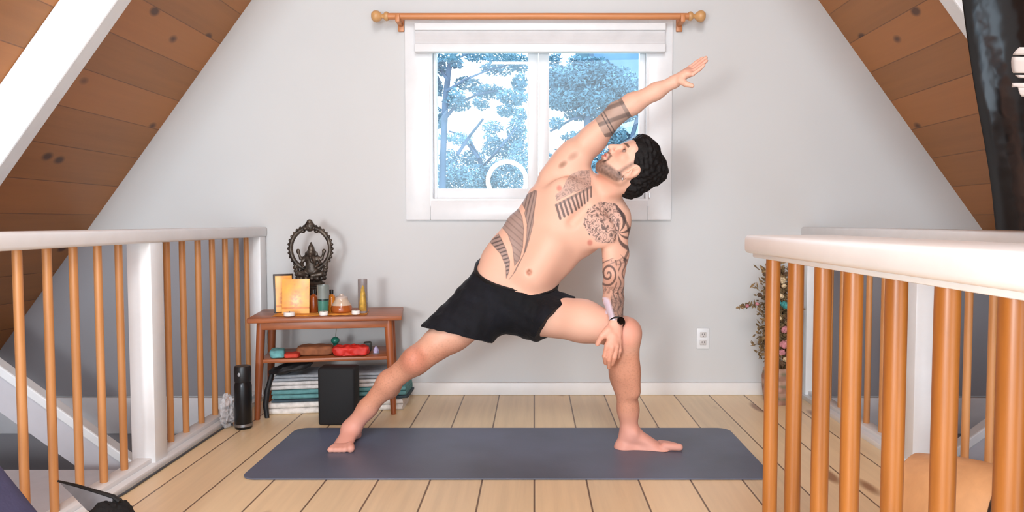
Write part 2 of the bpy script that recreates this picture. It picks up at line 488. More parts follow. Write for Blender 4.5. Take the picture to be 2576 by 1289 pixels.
    kn = [A(1733, 172, 3.045), A(1738, 176, 3.025), A(1741, 181, 3.005), A(1742, 187, 2.985)]
    md = [A(1752, 157, 3.045), A(1759, 160, 3.022), A(1762, 166, 3.0), A(1760, 174, 2.98)]
    tp = [A(1768, 146, 3.05), A(1776, 145, 3.024), A(1777, 153, 2.998), A(1771, 164, 2.975)]
    for a, b, c, r in zip(kn, md, tp, (.0085, .009, .009, .008)):
        B.seg(palm*.5+np.array(a)*.5, a, .0125, r*1.15, .012); B.seg(a, b, r*1.1, r, .004); B.seg(b, c, r, r*.85, .004)
    B.seg(A(1712, 203, 3.005), A(1726, 212, 2.99), .016, .012, .010)
    B.seg(A(1726, 212, 2.99), A(1741, 216, 2.98), .0115, .0095, .005)
    # ---- lowered left arm
    elL = A(1543, 716, 2.965); wrL = A(1551, 806, 2.765)
    B.ell(A(1552, 568, 3.07), (.054, .055, .066), .03)
    B.chain([shL, A(1550, 640, 3.03), elL], [.058, .050, .041], .02)
    B.seg(A(1538, 625, 3.01), A(1535, 680, 2.975), .036, .030, .02)
    B.chain([elL, A(1543, 752, 2.88), wrL], [.043, .041, .026], .012)
    palmL = A(1541, 848, 2.742)
    B.seg(wrL, palmL, (.018, .026), (.015, .036), .008, u=(0, 1, .3))
    fl = [((1551, 872, 2.735), (1546, 900, 2.735), (1540, 917, 2.75), .0095),
          ((1539, 875, 2.727), (1532, 906, 2.732), (1532, 925, 2.75), .0098),
          ((1527, 870, 2.727), (1521, 897, 2.735), (1523, 914, 2.755), .0092)]
    fl.append(((1558, 862, 2.75), (1559, 884, 2.752), (1555, 900, 2.765), .0082))
    for a, b, c, r in fl:
        a, b, c = A(*a), A(*b), A(*c)
        B.seg(palmL, a, .014, r*1.15, .010); B.seg(a, b, r*1.1, r, .003); B.seg(b, c, r, r*.85, .003)
    B.seg(A(1530, 832, 2.742), A(1514, 846, 2.735), .016, .0115, .010)
    B.seg(A(1514, 846, 2.735), A(1503, 866, 2.745), .0115, .0095, .004)
    V, F = B.mesh(2); V, F = subdiv(V, F)
    V[:,2] = np.maximum(V[:,2], .0066)
    N = vnormals(V, F)
    px, py = proj(V); front = N[:,1] < .25
    # ---- skin colour by place on the body
    base = np.array(lin(224, 179, 157)); C = np.tile(base, (len(V), 1))
    def blend(m, col):
        m = np.clip(m, 0, 1)[:,None]; C[:] = C*(1-m)+np.array(col)*m
    def near(c, r, s=None):
        d = np.linalg.norm(V-np.array(c), axis=1); return np.clip(1-(d/r)**2, 0, 1)
    x, y, z = V[:,0], V[:,1], V[:,2]
    nz = np.array([mnoise.noise(Vector(v)*9) for v in V[::1]]) if len(V) < 900000 else np.zeros(len(V))
    blend(.12*(nz+.5), lin(225, 160, 135))
    legm = np.clip((A(1300, 850, 3)[2]+.05-z)/.1, 0, 1)
    blend(legm*.85, lin(202, 140, 112))
    lowm = np.clip((.17-z)/.1, 0, 1); blend(lowm*.6, lin(226, 166, 154))
    for c, r in ((A(1040, 905, 2.88), .07), (A(1585, 830, 2.79), .075)): blend(near(c, r)*.45, lin(200, 110, 90))
    for c, r in ((palmL, .11), (A(1755, 165, 3.0), .07)): blend(near(c, r)*.45, lin(232, 160, 140))
    blend(near(A(1520, 470, 3.0), .07)*.35, lin(228, 150, 125))
    hair = .5+1.1*np.array([mnoise.noise(Vector(v)*170) for v in V])
    blend(legm*np.clip(hair-.45, 0, 1)*.28*(z > .15), lin(120, 78, 58))
    ink = np.zeros(len(V)); K = lambda pts: [(1180+a/4.297, 460+b/4.297) for a, b in pts]
    K1 = lambda pts: [(1380+a/5.603, 330+b/5.603) for a, b in pts]
    grey = lin(150, 132, 126); dark = lin(62, 54, 56)
    # side panels of the long flank
    pan = [K([(500,250),(420,360),(355,480),(420,560),(470,700),(492,900),(545,830),(580,700),(592,500),(575,380),(540,290)]),
           K([(600,330),(640,215),(700,80),(735,90),(705,300),(692,450),(655,600),(612,740),(530,880),(470,1000),(432,1045),(500,960),(590,780),(622,600),(628,450)]),
           K([(555,190),(600,140),(690,95),(650,200),(618,310)]),
           K([(225,640),(318,555),(345,600),(400,720),(440,850),(432,960),(402,1035),(395,900),(340,770)])]
    side = (x < A(1380, 600, 3)[0])
    for i, pl in enumerate(pan):
        m = inpoly(px, py, pl) & front & side & (z > .6) & (y < 3.1)
        blend(m*.85, grey)
        if i == 0: st = np.clip(np.sin((px*.55-py*.62)*.62)*1.5-.6, 0, 1)*.35
        elif i == 3: st = np.clip(np.sin((px*.35+py*1.0)*.62)*1.6, 0, 1)*.75
        else: st = np.clip(np.sin((px*1.0+py*.22)*.75)*1.5-.2, 0, 1)*.5
        blend(m*st, dark)
        ed = soft(dpoly(px, py, pl+[pl[0]]), .9)*(front & side & (z > .6)); blend(ed*.55, lin(105, 88, 84))
    # right chest field and comb
    n1 = np.array([mnoise.noise(Vector(v)*30) for v in V]); n2 = np.array([mnoise.noise(Vector(v)*70+Vector((7, 3, 1))) for v in V])
    edge = np.clip(np.abs(np.sin(n1*6+n2*4.2))*-2.0+1.2, 0, 1); edge = np.maximum(edge, np.clip(n2*3-.7, 0, .8))
    fld = K1([(250,690),(300,620),(420,560),(575,545),(600,690),(590,790),(330,880),(110,990),(95,900),(190,830)])
    m = inpoly(px, py, fld) & front & (z > .75); blend(m*.72, lin(176, 150, 140)); blend(m*edge*.6, lin(95, 80, 78))
    top = K1([(108,1045),(600,785)]); bot = K1([(165,1235),(240,1195),(310,1165),(385,1115),(435,1080),(490,1040),(540,1000),(600,930)])
    blend(inpoly(px, py, top+bot[::-1])*front*.4, lin(176, 158, 152))
    for i in range(10):
        t = i/9.0; q_ = min(t*7, 6.999); j_ = int(q_); b = tuple(bot[j_][c_]+(bot[j_+1][c_]-bot[j_][c_])*(q_-j_) for c_ in (0, 1)); a = (top[0][0]+(top[1][0]-top[0][0])*t, top[0][1]+(top[1][1]-top[0][1])*t)
        w = 3.1*(1-.4*t); blend(soft(dseg(px, py, a, b), w)*front*.82, dark)
    blend(soft(dseg(px, py, top[0], top[1]), 3.2)*front*.6, lin(110, 98, 96))
    # left shoulder / chest flowers and sleeve
    flw = [(1466,562),(1478,528),(1508,507),(1548,512),(1566,535),(1556,590),(1542,612),(1505,612),(1482,592)]
    m = inpoly(px, py, flw) & front & (z > .75); blend(m*.5, lin(196, 166, 156)); blend(m*np.clip(edge*1.3, 0, 1)*.85, lin(74, 62, 62))
    delt = [(1548,512),(1572,540),(1590,580),(1592,630),(1575,660),(1560,640),(1545,610),(1552,560)]
    m = inpoly(px, py, delt) & (z > .75); a = np.arctan2(py-585, px-1556); r = np.hypot(px-1556, py-585)
    st = np.clip(np.sin(a*8+r*.13)*1.7-.1, 0, 1); blend(m*st*.85, lin(66, 56, 58))
    blend((soft(dpoly(px, py, [(1560,530),(1580,570),(1586,620),(1570,655)]), 3))*(z > .75)*.7, dark)
    # arm below: measured along the limb
    arm = (z > P(1540, 800, 2.77)[2]-.03) & (px > 1490) & (px < 1600) & (py > 650) & (py < 806) & (y < 3.12) & (y > P(1,1,2.7)[1])
    legx = np.array(kneeL); armline = dseg(px, py, (1548, 600), (1546, 800)) < 48
    def d3(a, b):
        a = np.array(a); b = np.array(b); t = np.clip(((V-a) @ (b-a))/(b-a).dot(b-a), 0, 1); return np.linalg.norm(V-a-t[:,None]*(b-a), axis=1)
    arm &= np.minimum(d3(shL, elL), d3(elL, wrL)) < .064
    arm &= ~((py > 752) & (d3(elL, wrL) > .046)) & ~((py > 790) & (d3(elL, wrL) > .036))
    blend(arm*(py > 655)*.28, lin(150, 118, 108))
    d1 = np.hypot((px-1530)*1.3, py-690); th = np.arctan2(py-690, (px-1530)*1.3)
    spi = np.abs(((d1/16.0-th/(2*PI)*1.0) % 1)-.5)*16; sm = (d1 < 34) & (py > 655)
    blend(arm*sm*soft(spi, 2.9)*.85, lin(78, 62, 60))
    st = np.clip(np.sin((px-1555)*.55+np.sin(py*.13)*2.2)*1.6-.3, 0, 1)
    blend(arm*(~sm)*(py > 655)*(px > 1536)*st*.75, lin(84, 70, 68))
    st = np.clip(np.sin(py*.55+px*.25)*1.5-.4, 0, 1); blend(arm*(py < 668)*st*.55, lin(110, 90, 86))
    blend(arm*np.clip((py-735)/20, 0, 1)*(px > 1536)*.6, lin(128, 110, 102)); blend(arm*(py > 735)*edge*(px > 1536)*.6, lin(70, 60, 60))
    blend(arm*(py > 722)*(py < 740)*edge*.7, lin(80, 66, 64))
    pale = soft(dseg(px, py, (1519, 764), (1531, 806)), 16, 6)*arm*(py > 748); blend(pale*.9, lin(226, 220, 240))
    # right forearm band
    tv = np.array([.873, -.487]); tt = (px-1522)*tv[0]+(py-300)*tv[1]; band = (tt > -22) & (tt < 62) & (py < 345) & (z > 1.2) & (px > 1480) & (px < 1620)
    blend(band*.72, lin(160, 144, 134))
    ww = (px-1522)*tv[1]*-1*-.5+(py-300)*tv[0]; st = np.clip(np.sin(tt*.16+ww*.30)*2-.5, 0, 1)
    blend(band*st*.65, lin(84, 76, 74))
    for t0 in (-2, 6): blend((np.abs(tt-t0) < 1.4)*band*.8, lin(70, 66, 68))
    blend((tt > 52)*band*.45, lin(90, 84, 82))
    # armpits, nipples, navel
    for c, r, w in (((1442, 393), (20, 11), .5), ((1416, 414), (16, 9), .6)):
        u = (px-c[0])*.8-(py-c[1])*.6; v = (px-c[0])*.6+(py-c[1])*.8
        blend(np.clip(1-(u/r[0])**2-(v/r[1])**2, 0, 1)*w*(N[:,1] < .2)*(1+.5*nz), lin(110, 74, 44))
    for c in ((1407, 474), (1484, 611)): blend(soft(np.hypot(px-c[0], (py-c[1])*.9), 6.5, 5)*front*.8, lin(196, 118, 104))
    blend(soft(np.hypot((px-1331)*1.5, (py-685)*.7), 4.5, 5)*front*.5, lin(130, 84, 64))
    # ---- face colouring, in the head frame
    Q = V-HC; f = Q @ Fv; u = Q @ Uv; l = Q @ Lv; hd = (((f-.02)/.112)**2+((u+.01)/.135)**2+(l/.092)**2) < 1.1
    cheek = np.clip(1-((f-.075)/.05)**2-((u+.02)/.04)**2, 0, 1)*hd; blend(cheek*.3, lin(236, 160, 138))
    brow = soft(np.abs(u-(.034+.10*np.abs(np.abs(l)-.03)*-1))*1000, 5, 3)*hd*(f > .06)*(np.abs(l) > .009)*(np.abs(l) < .05); blend(brow*.85, lin(58, 38, 28))
    eyes = soft(np.hypot((np.abs(l)-.033)*1000/1.7, (u-.011)*1000), 8.5, 5)*hd*(f > .05); blend(eyes*.75, lin(104, 64, 50))
    lips = soft(np.hypot(l*1000/2.6, (u+.061)*1000), 9.5, 3)*hd*(f > .08); blend(lips*.8, lin(196, 112, 106))
    mo = soft(np.abs(u+.060)*1000, 1.6, 2)*(np.abs(l) < .021)*hd*(f > .08); blend(mo*.7, lin(90, 40, 40))
    bn = np.array([mnoise.noise(Vector(v)*110) for v in V[hd]]); bz = np.zeros(len(V)); bz[hd] = bn
    jawline = -.052+.35*np.clip(.03-f, -.05, .06)
    beard = np.clip((jawline-u)/.012, 0, 1)*hd*np.clip((f+.012)/.012, 0, 1)*np.clip((u+.090+(f+.005)*.58)/.012, 0, 1)
    beard *= 1-lips; must = np.maximum(soft(np.abs(u+.043)*1000, 4.5, 4)*soft(np.abs(l)*1000, 26, 6), soft(np.abs(np.abs(l)-.029)*1000, 4, 5)*(u < -.04)*(u > -.085))*hd*(f > .06)
    sideb = np.clip(1-np.abs(f-.022)/.014, 0, 1)*hd*(np.abs(l) > .045)*(u < .02)*(u > -.06)*.8
    blend(np.clip(beard*.72+must*.75+sideb*.8, 0, .88)*(1+.25*bz), lin(52, 38, 34))
    o = None
    person = thing('person', P(1330, 1145, 2.95), 'shirtless tattooed person in black shorts, lunging sideways on the dark mat with one arm raised', 'person')
    person.location = (float(P(1290, 1140, 2.95)[0]), 2.95, .006)
    k = NB('skin'); at = k.n('ShaderNodeAttribute', attribute_name='skin_tone')
    k.l(at.outputs['Color'], k.b.inputs['Base Color']); k.set(k.b, Roughness=.52)
    k.b.inputs['Subsurface Weight'].default_value = .12; k.b.inputs['Subsurface Radius'].default_value = (.012, .005, .003)
    k.b.inputs['Specular IOR Level'].default_value = .35
    k.bump(k.noise(k.coord(), 260, 2), .05, .002)
    body = np_mesh('body', V, F, k.m, person)
    ca = body.data.attributes.new('skin_tone', 'FLOAT_COLOR', 'POINT')
    ca.data.foreach_set('color', np.concatenate([C, np.ones((len(C), 1))], 1).astype(np.float32).ravel())
    # ---- hair: short dark wavy cap
    S = SDF(HC-.2, HC+.2, .0028)
    S.ell(H(-.028, .044, 0), (.083, .094, .088), .0, R=RH)
    S.ell(H(-.012, .040, 0), (.082, .097, .095), .01, R=RH)
    S.ell(H(-.075, -.025, 0), (.064, .050, .062), .03, R=RH)
    S.ell(H(.045, .098, .010), (.055, .045, .030), .02, R=RH)
    S.ell(H(.012, .092, 0), (.066, .070, .052), .02, R=RH)
    S.ell(H(-.075, .085, 0), (.06, .05, .05), .03, R=RH)
    # carve away face, ears and nape
    sl, ix, ax = S.region(HC-.2, HC+.2)
    X = ax[0][:,None,None]-HC[0]; Y = ax[1][None,:,None]-HC[1]; Z = ax[2][None,None,:]-HC[2]
    ff = X*Fv[0]+Y*Fv[1]+Z*Fv[2]; uu = X*Uv[0]+Y*Uv[1]+Z*Uv[2]; ll = X*Lv[0]+Y*Lv[1]+Z*Lv[2]
    wav = .0013*np.sin(ff*95+uu*150+np.sin(ll*60)*1.2)+.0012*np.sin(uu*260-ff*120+np.sin(ll*110+ff*40)*2)+.0012*np.sin(ll*330+ff*210)
    S.d[sl] += wav.astype(np.float32)
    line = .012+np.clip((.072-uu)*.72, -.02, .20)*-1*.0
    hl = np.clip(.030+(uu-.02)*1.05, .012, .088)+.0015*np.sin(ll*170)       # forward limit of hair at each height
    S.d[sl] = np.maximum(S.d[sl], (ff-hl).astype(np.float32)*.8)
    S.d[sl] = np.maximum(S.d[sl], (-.092-uu+np.clip(ff+.05, 0, 1)*.9).astype(np.float32)*.8)
    eard = np.sqrt(((ff+.004)/.028)**2+((uu+.012)/.037)**2)
    S.d[sl] = np.maximum(S.d[sl], np.where(np.abs(ll) > .05, (1-eard)*.026, -1).astype(np.float32))
    HV, HF = S.mesh(2); HV, HF = subdiv(HV, HF)
    kh = NB('hair'); nn = kh.noise(kh.mapping(kh.coord(), (40, 40, 160), (0, .6, 0)), 2, 4)
    kh.l(kh.ramp(nn, (.3, lin(8, 7, 8)), (.75, lin(28, 24, 24))), kh.b.inputs['Base Color']); kh.set(kh.b, Roughness=.62); kh.b.inputs['Specular IOR Level'].default_value = .18; kh.bump(nn, .45, .004)
    np_mesh('hair', HV, HF, kh.m, person)
    # eyes
    ey = plain('eye_white', (150, 126, 116), .25, var=.02); ir = plain('iris', (46, 30, 22), .15, var=.1)
    for sgn in (1, -1):
        c = H(.0715, .010, .032*sgn); e = MB(); e.ball(c, .0112, 12)
        eo = e.build('eye', ey, person)
        i_ = MB(); d = (Fv*.9+Uv*.35+Lv*.1); d /= np.linalg.norm(d); i_.ball(c+d*.0056, .0066, 10); i_.build('iris', ir, eo)
    # earring on the near ear
    er = MB(); er.torus(H(-.004, -.050, .076), .007, .0018, 20, 8, M=Matrix.Rotation(.6, 3, 'Z')); er.ball(H(-.006, -.060, .078), (.003, .003, .007), 8)
    tag(er.build('earring', plain('silver', (225, 225, 228), .2, 1), person), 'small silver earring')
    # watch
    wm = plain('black_strap', (16, 15, 17), .45); ax_ = (np.array(palmL)-np.array(elL)); ax_ = Vector(A(1546, 828, 2.75)-A(1543, 762, 2.86)).normalized()
    wc = Vector(A(1552, 812, 2.762)); Mr = Vector((0, 1, 0)).rotation_difference(ax_).to_matrix()
    w = MB(); w.torus(wc, .0275, .0045, 40, 8, M=Mr, sz=1.0)
    wo = w.build('wristwatch', wm, person)
    fc = MB(); fdir = Vector((.45, -.8, .35)).normalized(); Mf = Vector((0, 0, 1)).rotation_difference(fdir).to_matrix()
    fc.lathe([(.001, -.003), (.015, -.003), (.016, 0), (.015, .005), (.001, .006)], wc+fdir*.026, 24, M=Mf); fc.build('watch_face', plain('watch_glass', (12, 12, 14), .12), wo)
    # ---- shorts
    T = SDF((-.62, 2.74, .36), (.34, 3.30, 1.08), .004)
    T.ell(A(1292, 768, 3.04), (.176, .128, .125), .03, R=np.array([pw, [0,1,0], pa]))
    T.ell(A(1240, 778, 3.11), (.1, .088, .108), .04); T.ell(A(1340, 792, 3.11), (.1, .088, .108), .04)
    T.seg(A(1296, 745, 3.038), A(1306, 705, 3.04), (.161, .116), (.158, .112), .03, u=pw)
    T.seg(A(1236, 716, 3.04), A(1262, 716, 3.04), (.075, .10), (.075, .10), .03); T.seg(A(1222, 712, 3.04), A(1196, 752, 3.02), .055, .075, .03)
    T2 = SDF((-.62, 2.74, .36), (.34, 3.30, 1.08), .004); T3 = SDF((-.62, 2.74, .36), (.34, 3.30, 1.08), .004)
    T2.seg(hipR, A(1105, 866, 2.955), .108, .104, .025); T2.seg(A(1218, 735, 3.035), A(1122, 838, 2.96), .085, .088, .03); T2.seg(A(1232, 775, 3.03), A(1170, 850, 2.97), .108, .098, .02)
    T3.seg(hipL, A(1405, 806, 2.96), .108, .112, .025); T3.seg(hipL, A(1450, 818, 2.94), .104, .108, .025)
    sl, ix, ax = T.region((-1,2,0), (1,4,2))
    X = ax[0][:,None,None]; Y = ax[1][None,:,None]; Z = ax[2][None,None,:]
    def cut(T, a, b, c3, keep):
        a, b, c3, keep = [np.array(q, float) for q in (a, b, c3, keep)]
        n = np.cross(b-a, c3-a); n /= np.linalg.norm(n)
        if n.dot(keep-a) > 0: n = -n
        T.d[sl] = np.maximum(T.d[sl], ((X-a[0])*n[0]+(Y-a[1])*n[1]+(Z-a[2])*n[2]).astype(np.float32))
    keep = A(1290, 780, 3.04)
    cut(T2, A(1070, 824, 2.95), A(1218, 860, 2.95), A(1044, 818, 3.1), keep)
    cut(T3, A(1336, 860, 2.93), A(1446, 736, 2.93), A(1378, 848, 3.08), keep)
    for q in (T2, T3):
        hh = np.maximum(.03-np.abs(T.d-q.d), 0)/.03; T.d = np.minimum(T.d, q.d)-hh*hh*.03*.25
    a, b, c3 = A(1188, 666, 3.04), A(1408, 716, 3.04), A(1302, 733, 2.93)
    cut(T, a, b, c3, keep)
    wr = .0022*np.sin(X*95+Z*40)*np.sin(Z*60-X*30+Y*40)
    T.d[sl] += wr.astype(np.float32)
    SV, SF = T.mesh(2); SV, SF = subdiv(SV, SF)
    ks = NB('black_cloth'); nn = ks.noise(ks.coord(), 9, 3); ks.l(ks.ramp(nn, (.3, lin(9, 10, 14)), (.8, lin(20, 22, 31))), ks.b.inputs['Base Color']); ks.set(ks.b, Roughness=.8); ks.b.inputs['Specular IOR Level'].default_value = .25
    ks.b.inputs['Sheen Weight'].default_value = .03; ks.bump(ks.noise(ks.mapping(ks.coord(), (18, 30, 18)), 1, 3), .35, .02)
    sh = np_mesh('shorts', SV, SF, ks.m, person)
    # waistband: a band of points following the waist ellipse
    wb = MB(); pts = []
    ex = (b-a)/2; cen = (a+b)/2+pw*.004; nn_ = np.cross(b-a, c3-a); nn_ /= np.linalg.norm(nn_)
    if nn_[2] < 0: nn_ = -nn_
    ey_ = np.cross(nn_, ex/np.linalg.norm(ex)); ey_ *= np.sign(-ey_[1]) or 1
    rx, ry = np.linalg.norm(ex)*.93, .122
    n = 72; ring = []
    for i in range(n):
        t = 2*PI*i/n; c_, s_ = math.cos(t), math.sin(t)
        c_ = math.copysign(abs(c_)**.85, c_); s_ = math.copysign(abs(s_)**.85, s_)
        ring.append(cen+ex/np.linalg.norm(ex)*rx*c_+ey_*ry*s_)
    vs = []; fs = []
    for i, p in enumerate(ring):
        r = p-cen; r /= np.linalg.norm(r)
        for (o_, h_) in ((0, -.022), (.006, -.018), (.006, .004), (0, .007), (-.006, .004), (-.006, -.018)): vs.append(p+r*o_+nn_*h_)
    for i in range(n):
        for j in range(6): fs.append((i*6+j, ((i+1)%n)*6+j, ((i+1)%n)*6+(j+1)%6, i*6+(j+1)%6))
    wb.add(vs, fs); wb.build('waistband', plain('waistband', (9, 9, 12), .6), sh)
    return person

# ------------------------------------------------------------------ the room
YW = 3.825                       # back wall plane
RIDGE = 4.05; SL = 1.345; XC = .005   # A-frame: ceiling height = RIDGE - SL*|x|
def zceil(x): return RIDGE-SL*abs(x-XC)
YB = -2.2
# materials
def mat_wall():
    k = NB('wall_paint'); c = lin(207, 208, 208)
    n = k.noise(k.coord(), 1.3, 2); k.l(k.ramp(n, (.3, tuple(x*.97 for x in c)), (.7, tuple(x*1.02 for x in c))), k.b.inputs['Base Color'])
    k.set(k.b, Roughness=.7); k.b.inputs['Specular IOR Level'].default_value = .25
    k.bump(k.noise(k.coord(), 180, 2), .04, .002); return k.m
M_WALL = mat_wall()
M_WHITE = plain('white_gloss_paint', (229, 231, 233), .32, var=.02)
M_TRIM = plain('white_trim_paint', (232, 231, 230), .4, var=.02)
def planks(name, axis, width, offset, base, knots, gap, var, rough, grain=1.0, coat=0, hue=None):
    """boards running along +Y; `axis` is the object-space coordinate across the boards"""
    k = NB(name); co = k.coord(); sp = k.n('ShaderNodeSeparateXYZ'); k.l(co, sp.inputs[0])
    a = sp.outputs[axis]; yy = sp.outputs[1]
    u = k.math('DIVIDE', k.math('SUBTRACT', a, offset), width)
    idx = k.math('FLOOR', u); fr = k.math('FRACT', u)
    wn = k.n('ShaderNodeTexWhiteNoise', noise_dimensions='1D'); k.l(idx, wn.inputs['W'])
    rv = wn.outputs['Value']
    cb = k.n('ShaderNodeCombineXYZ'); k.l(k.math('MULTIPLY', u, width), cb.inputs[0]); k.l(k.math('ADD', yy, k.math('MULTIPLY', idx, 3.7)), cb.inputs[1]); k.l(k.math('MULTIPLY', idx, 1.3), cb.inputs[2])
    g = k.noise(k.mapping(cb.outputs[0], (34*grain, 1.6*grain, 1)), 1, 4, .6)
    g2 = k.noise(k.mapping(cb.outputs[0], (6, .8, 1)), 1, 2)
    c = lin(*base)
    col = k.ramp(g, (.25, tuple(x*.84 for x in c)), (.6, c), (.85, tuple(min(1, x*1.07) for x in c)))
    h = lin(*(hue or base))
    col = k.mix(k.math('MULTIPLY', rv, .75), col, k.mix(.65, col, h))
    col = k.mix(k.math('MULTIPLY', g2, .35), col, tuple(x*.82 for x in c))
    tone = k.n('ShaderNodeHueSaturation'); k.l(col, tone.inputs['Color']); k.l(k.math('ADD', 1-var/2, k.math('MULTIPLY', rv, var)), tone.inputs['Value'])
    col = tone.outputs[0]
    # knots
    vo = k.n('ShaderNodeTexVoronoi', feature='F1'); vo.inputs['Scale'].default_value = 1; vo.inputs['Randomness'].default_value = 1
    k.l(k.mapping(cb.outputs[0], (1/width*.95, knots[0], 1)), vo.inputs['Vector'])
    pick = k.n('ShaderNodeSeparateColor'); k.l(vo.outputs['Color'], pick.inputs[0])
    km = k.ramp(vo.outputs['Distance'], (knots[1]*.55, 1.0), (knots[1], 0.0))
    km = k.math('MULTIPLY', km, k.math('GREATER_THAN', pick.outputs[0], knots[2]))
    col = k.mix(k.math('MULTIPLY', km, .85), col, lin(*knots[3]))
    d = k.math('ABSOLUTE', k.math('SUBTRACT', fr, .5))
    e = k.ramp(d, (.5-gap[0]/width, 0.0), (.5-gap[0]/width*.4, 1.0))
    col = k.mix(k.math('MULTIPLY', e, gap[1]), col, lin(*gap[2]))
    k.l(col, k.b.inputs['Base Color']); k.set(k.b, Roughness=rough); k.b.inputs['Coat Weight'].default_value = coat; k.b.inputs['Coat Roughness'].default_value = .25
    hgt = k.math('SUBTRACT', k.math('MULTIPLY', g, .15), e)
    k.bump(hgt, .5, .003)
    return k.m
M_FLOOR = planks('pine_floor', 0, .1855, 0.001, (238, 214, 174), (1.5, .17, .35, (140, 92, 54)), (.0040, .92, (84, 54, 32)), .18, .38, coat=.10, hue=(230, 196, 150))
# floor between the two stairwells, with stairwell edges
XL, XR = -1.50, 1.50
b = MB(); b.box((XL, YB, -.20), (XR, YW, 0)); fl = b.build('floor', M_FLOOR, smooth=False); struct(fl)
# lower level floor far below the openings
b = MB(); b.box((-3.9, YB, -1.32), (3.9, YW+.2, -1.28)); lf = b.build('floor_2', plain('lower_floor', (150, 150, 158), .6), smooth=False); struct(lf)
# back wall: gable with the window opening, running down past the floor
WX0, WX1 = P(1075, 300, YW).x, P(1637, 300, YW).x
WZ0, WZ1 = P(1344, 512, YW).z, P(1344, 60, YW).z
def xw(z): return (RIDGE-z)/SL
b = MB()
zt, zb = 3.9, -1.3
def quad(pts):
    n = len(pts)
    b.add([(x, YW, z) for x, z in pts]+[(x, YW+.16, z) for x, z in pts],
          [tuple(range(n)), tuple(range(2*n-1, n-1, -1))]+[(i, n+i, n+(i+1)%n, (i+1)%n) for i in range(n)])
quad([(XC-xw(zb), zb), (WX0, zb), (WX0, RIDGE-SL*abs(WX0-XC)), ])
quad([(WX1, zb), (XC+xw(zb), zb), (WX1, RIDGE-SL*abs(WX1-XC))])
quad([(WX0, zb), (WX1, zb), (WX1, WZ0), (WX0, WZ0)])
quad([(WX0, WZ1), (WX1, WZ1), (WX1, zceil(WX1)), (XC, RIDGE), (WX0, zceil(WX0))])
wb_ = b.build('wall_back', M_WALL, smooth=False); struct(wb_)
# sloped board ceilings: object-space Z runs up the slope
M_CEIL = planks('pine_ceiling', 2, .185, .03, (182, 120, 60), (3.4, .15, .18, (64, 32, 16)), (.003, .5, (84, 48, 26)), .34, .42, grain=.7, hue=(160, 98, 46))
ang = math.atan(1/SL)
for s, nm in ((-1, 'ceiling_left'), (1, 'ceiling_right')):
    Ls = math.hypot(RIDGE+1.3, (RIDGE+1.3)/SL)
    b = MB(); b.box((0 if s > 0 else -.06, YB, -Ls), (.06 if s > 0 else 0, YW+.02, 0.0))
    o = b.build(nm, M_CEIL, smooth=False); struct(o)
    o.location = (XC, 0, RIDGE); o.rotation_euler = (0, -s*ang, 0)
# white rafters
for nm, s, dx in (('trim_7', -1, 0), ('trim_8', 1, 0.0)):
    for j, (y0, y1) in enumerate(((2.67, 2.745),)):
        b = MB(); dz = .17
        b.box((-s*dz if s > 0 else 0, y0, -Ls+.3), (0 if s > 0 else dz, y1, -.12), bev=.006)
        o = b.build(nm, M_WHITE, smooth=False); struct(o)
        o.location = (XC, 0, RIDGE); o.rotation_euler = (0, -s*ang, 0)
# baseboard
zbase = P(1344, 962, YW).z
b = MB(); b.box((XL+.02, YW-.016, 0), (XR-.02, YW, zbase), bev=.004); struct(b.build('baseboard_back', M_TRIM))
# pale rim boards along the wall below floor level in both stairwells
for i, (x0, x1) in enumerate(((-3.2, XL), (XR, 3.2))):
    b = MB(); b.box((x0, YW-.02, -.205), (x1, YW, -.012), bev=.003); struct(b.build('trim_%d' % (i+1), plain('rim_paint', (222, 222, 226), .5, var=.02)))
# sloping stair skirts beyond the railings, falling towards the middle of the house
for i, s in enumerate((-1, 1)):
    b = MB(); y0, y1 = 3.12, 3.155
    p0 = P(0, 917, y0) if s < 0 else P(2692, 917, y0); sl_ = .745
    xa, za = p0.x-s*(-.5)*1.0*0, p0.z
    xe = s*1.52; ze = za-(abs(xa)-1.52)*sl_
    xs_ = s*2.75; zs_ = za+(2.75-abs(xa))*sl_
    hgt = .165
    fn = lambda u, v, d: (u, d, v)
    b.prism([(xs_, zs_), (xe, ze), (xe, ze-.05), (xs_, zs_-.05)], fn, y0-.012, y1+.012)
    st = b.build('trim_%d' % (3+2*i), M_WHITE, smooth=False, bevel=.006); struct(st)
    b = MB(); b.prism([(xs_, zs_-.05), (xe, ze-.05), (xe, ze-hgt-.05), (xs_, zs_-hgt-.05)], fn, y0, y1)
    st = b.build('trim_%d' % (4+2*i), plain('stringer_shaded', (200, 198, 204), .45, var=.02), smooth=False); struct(st)  # shade of the front face is put into this greyer colour
# stairwell landing below, pale
for i, s in enumerate((-1, 1)):
    b = MB(); b.box((min(s*1.52, s*3.1), 1.5, -1.28), (max(s*1.52, s*3.1), 2.95, -.10)); struct(b.build('floor_%d' % (3 if s < 0 else 4), plain('landing_paint', (206, 206, 212), .5, var=.03), smooth=False, bevel=.01))
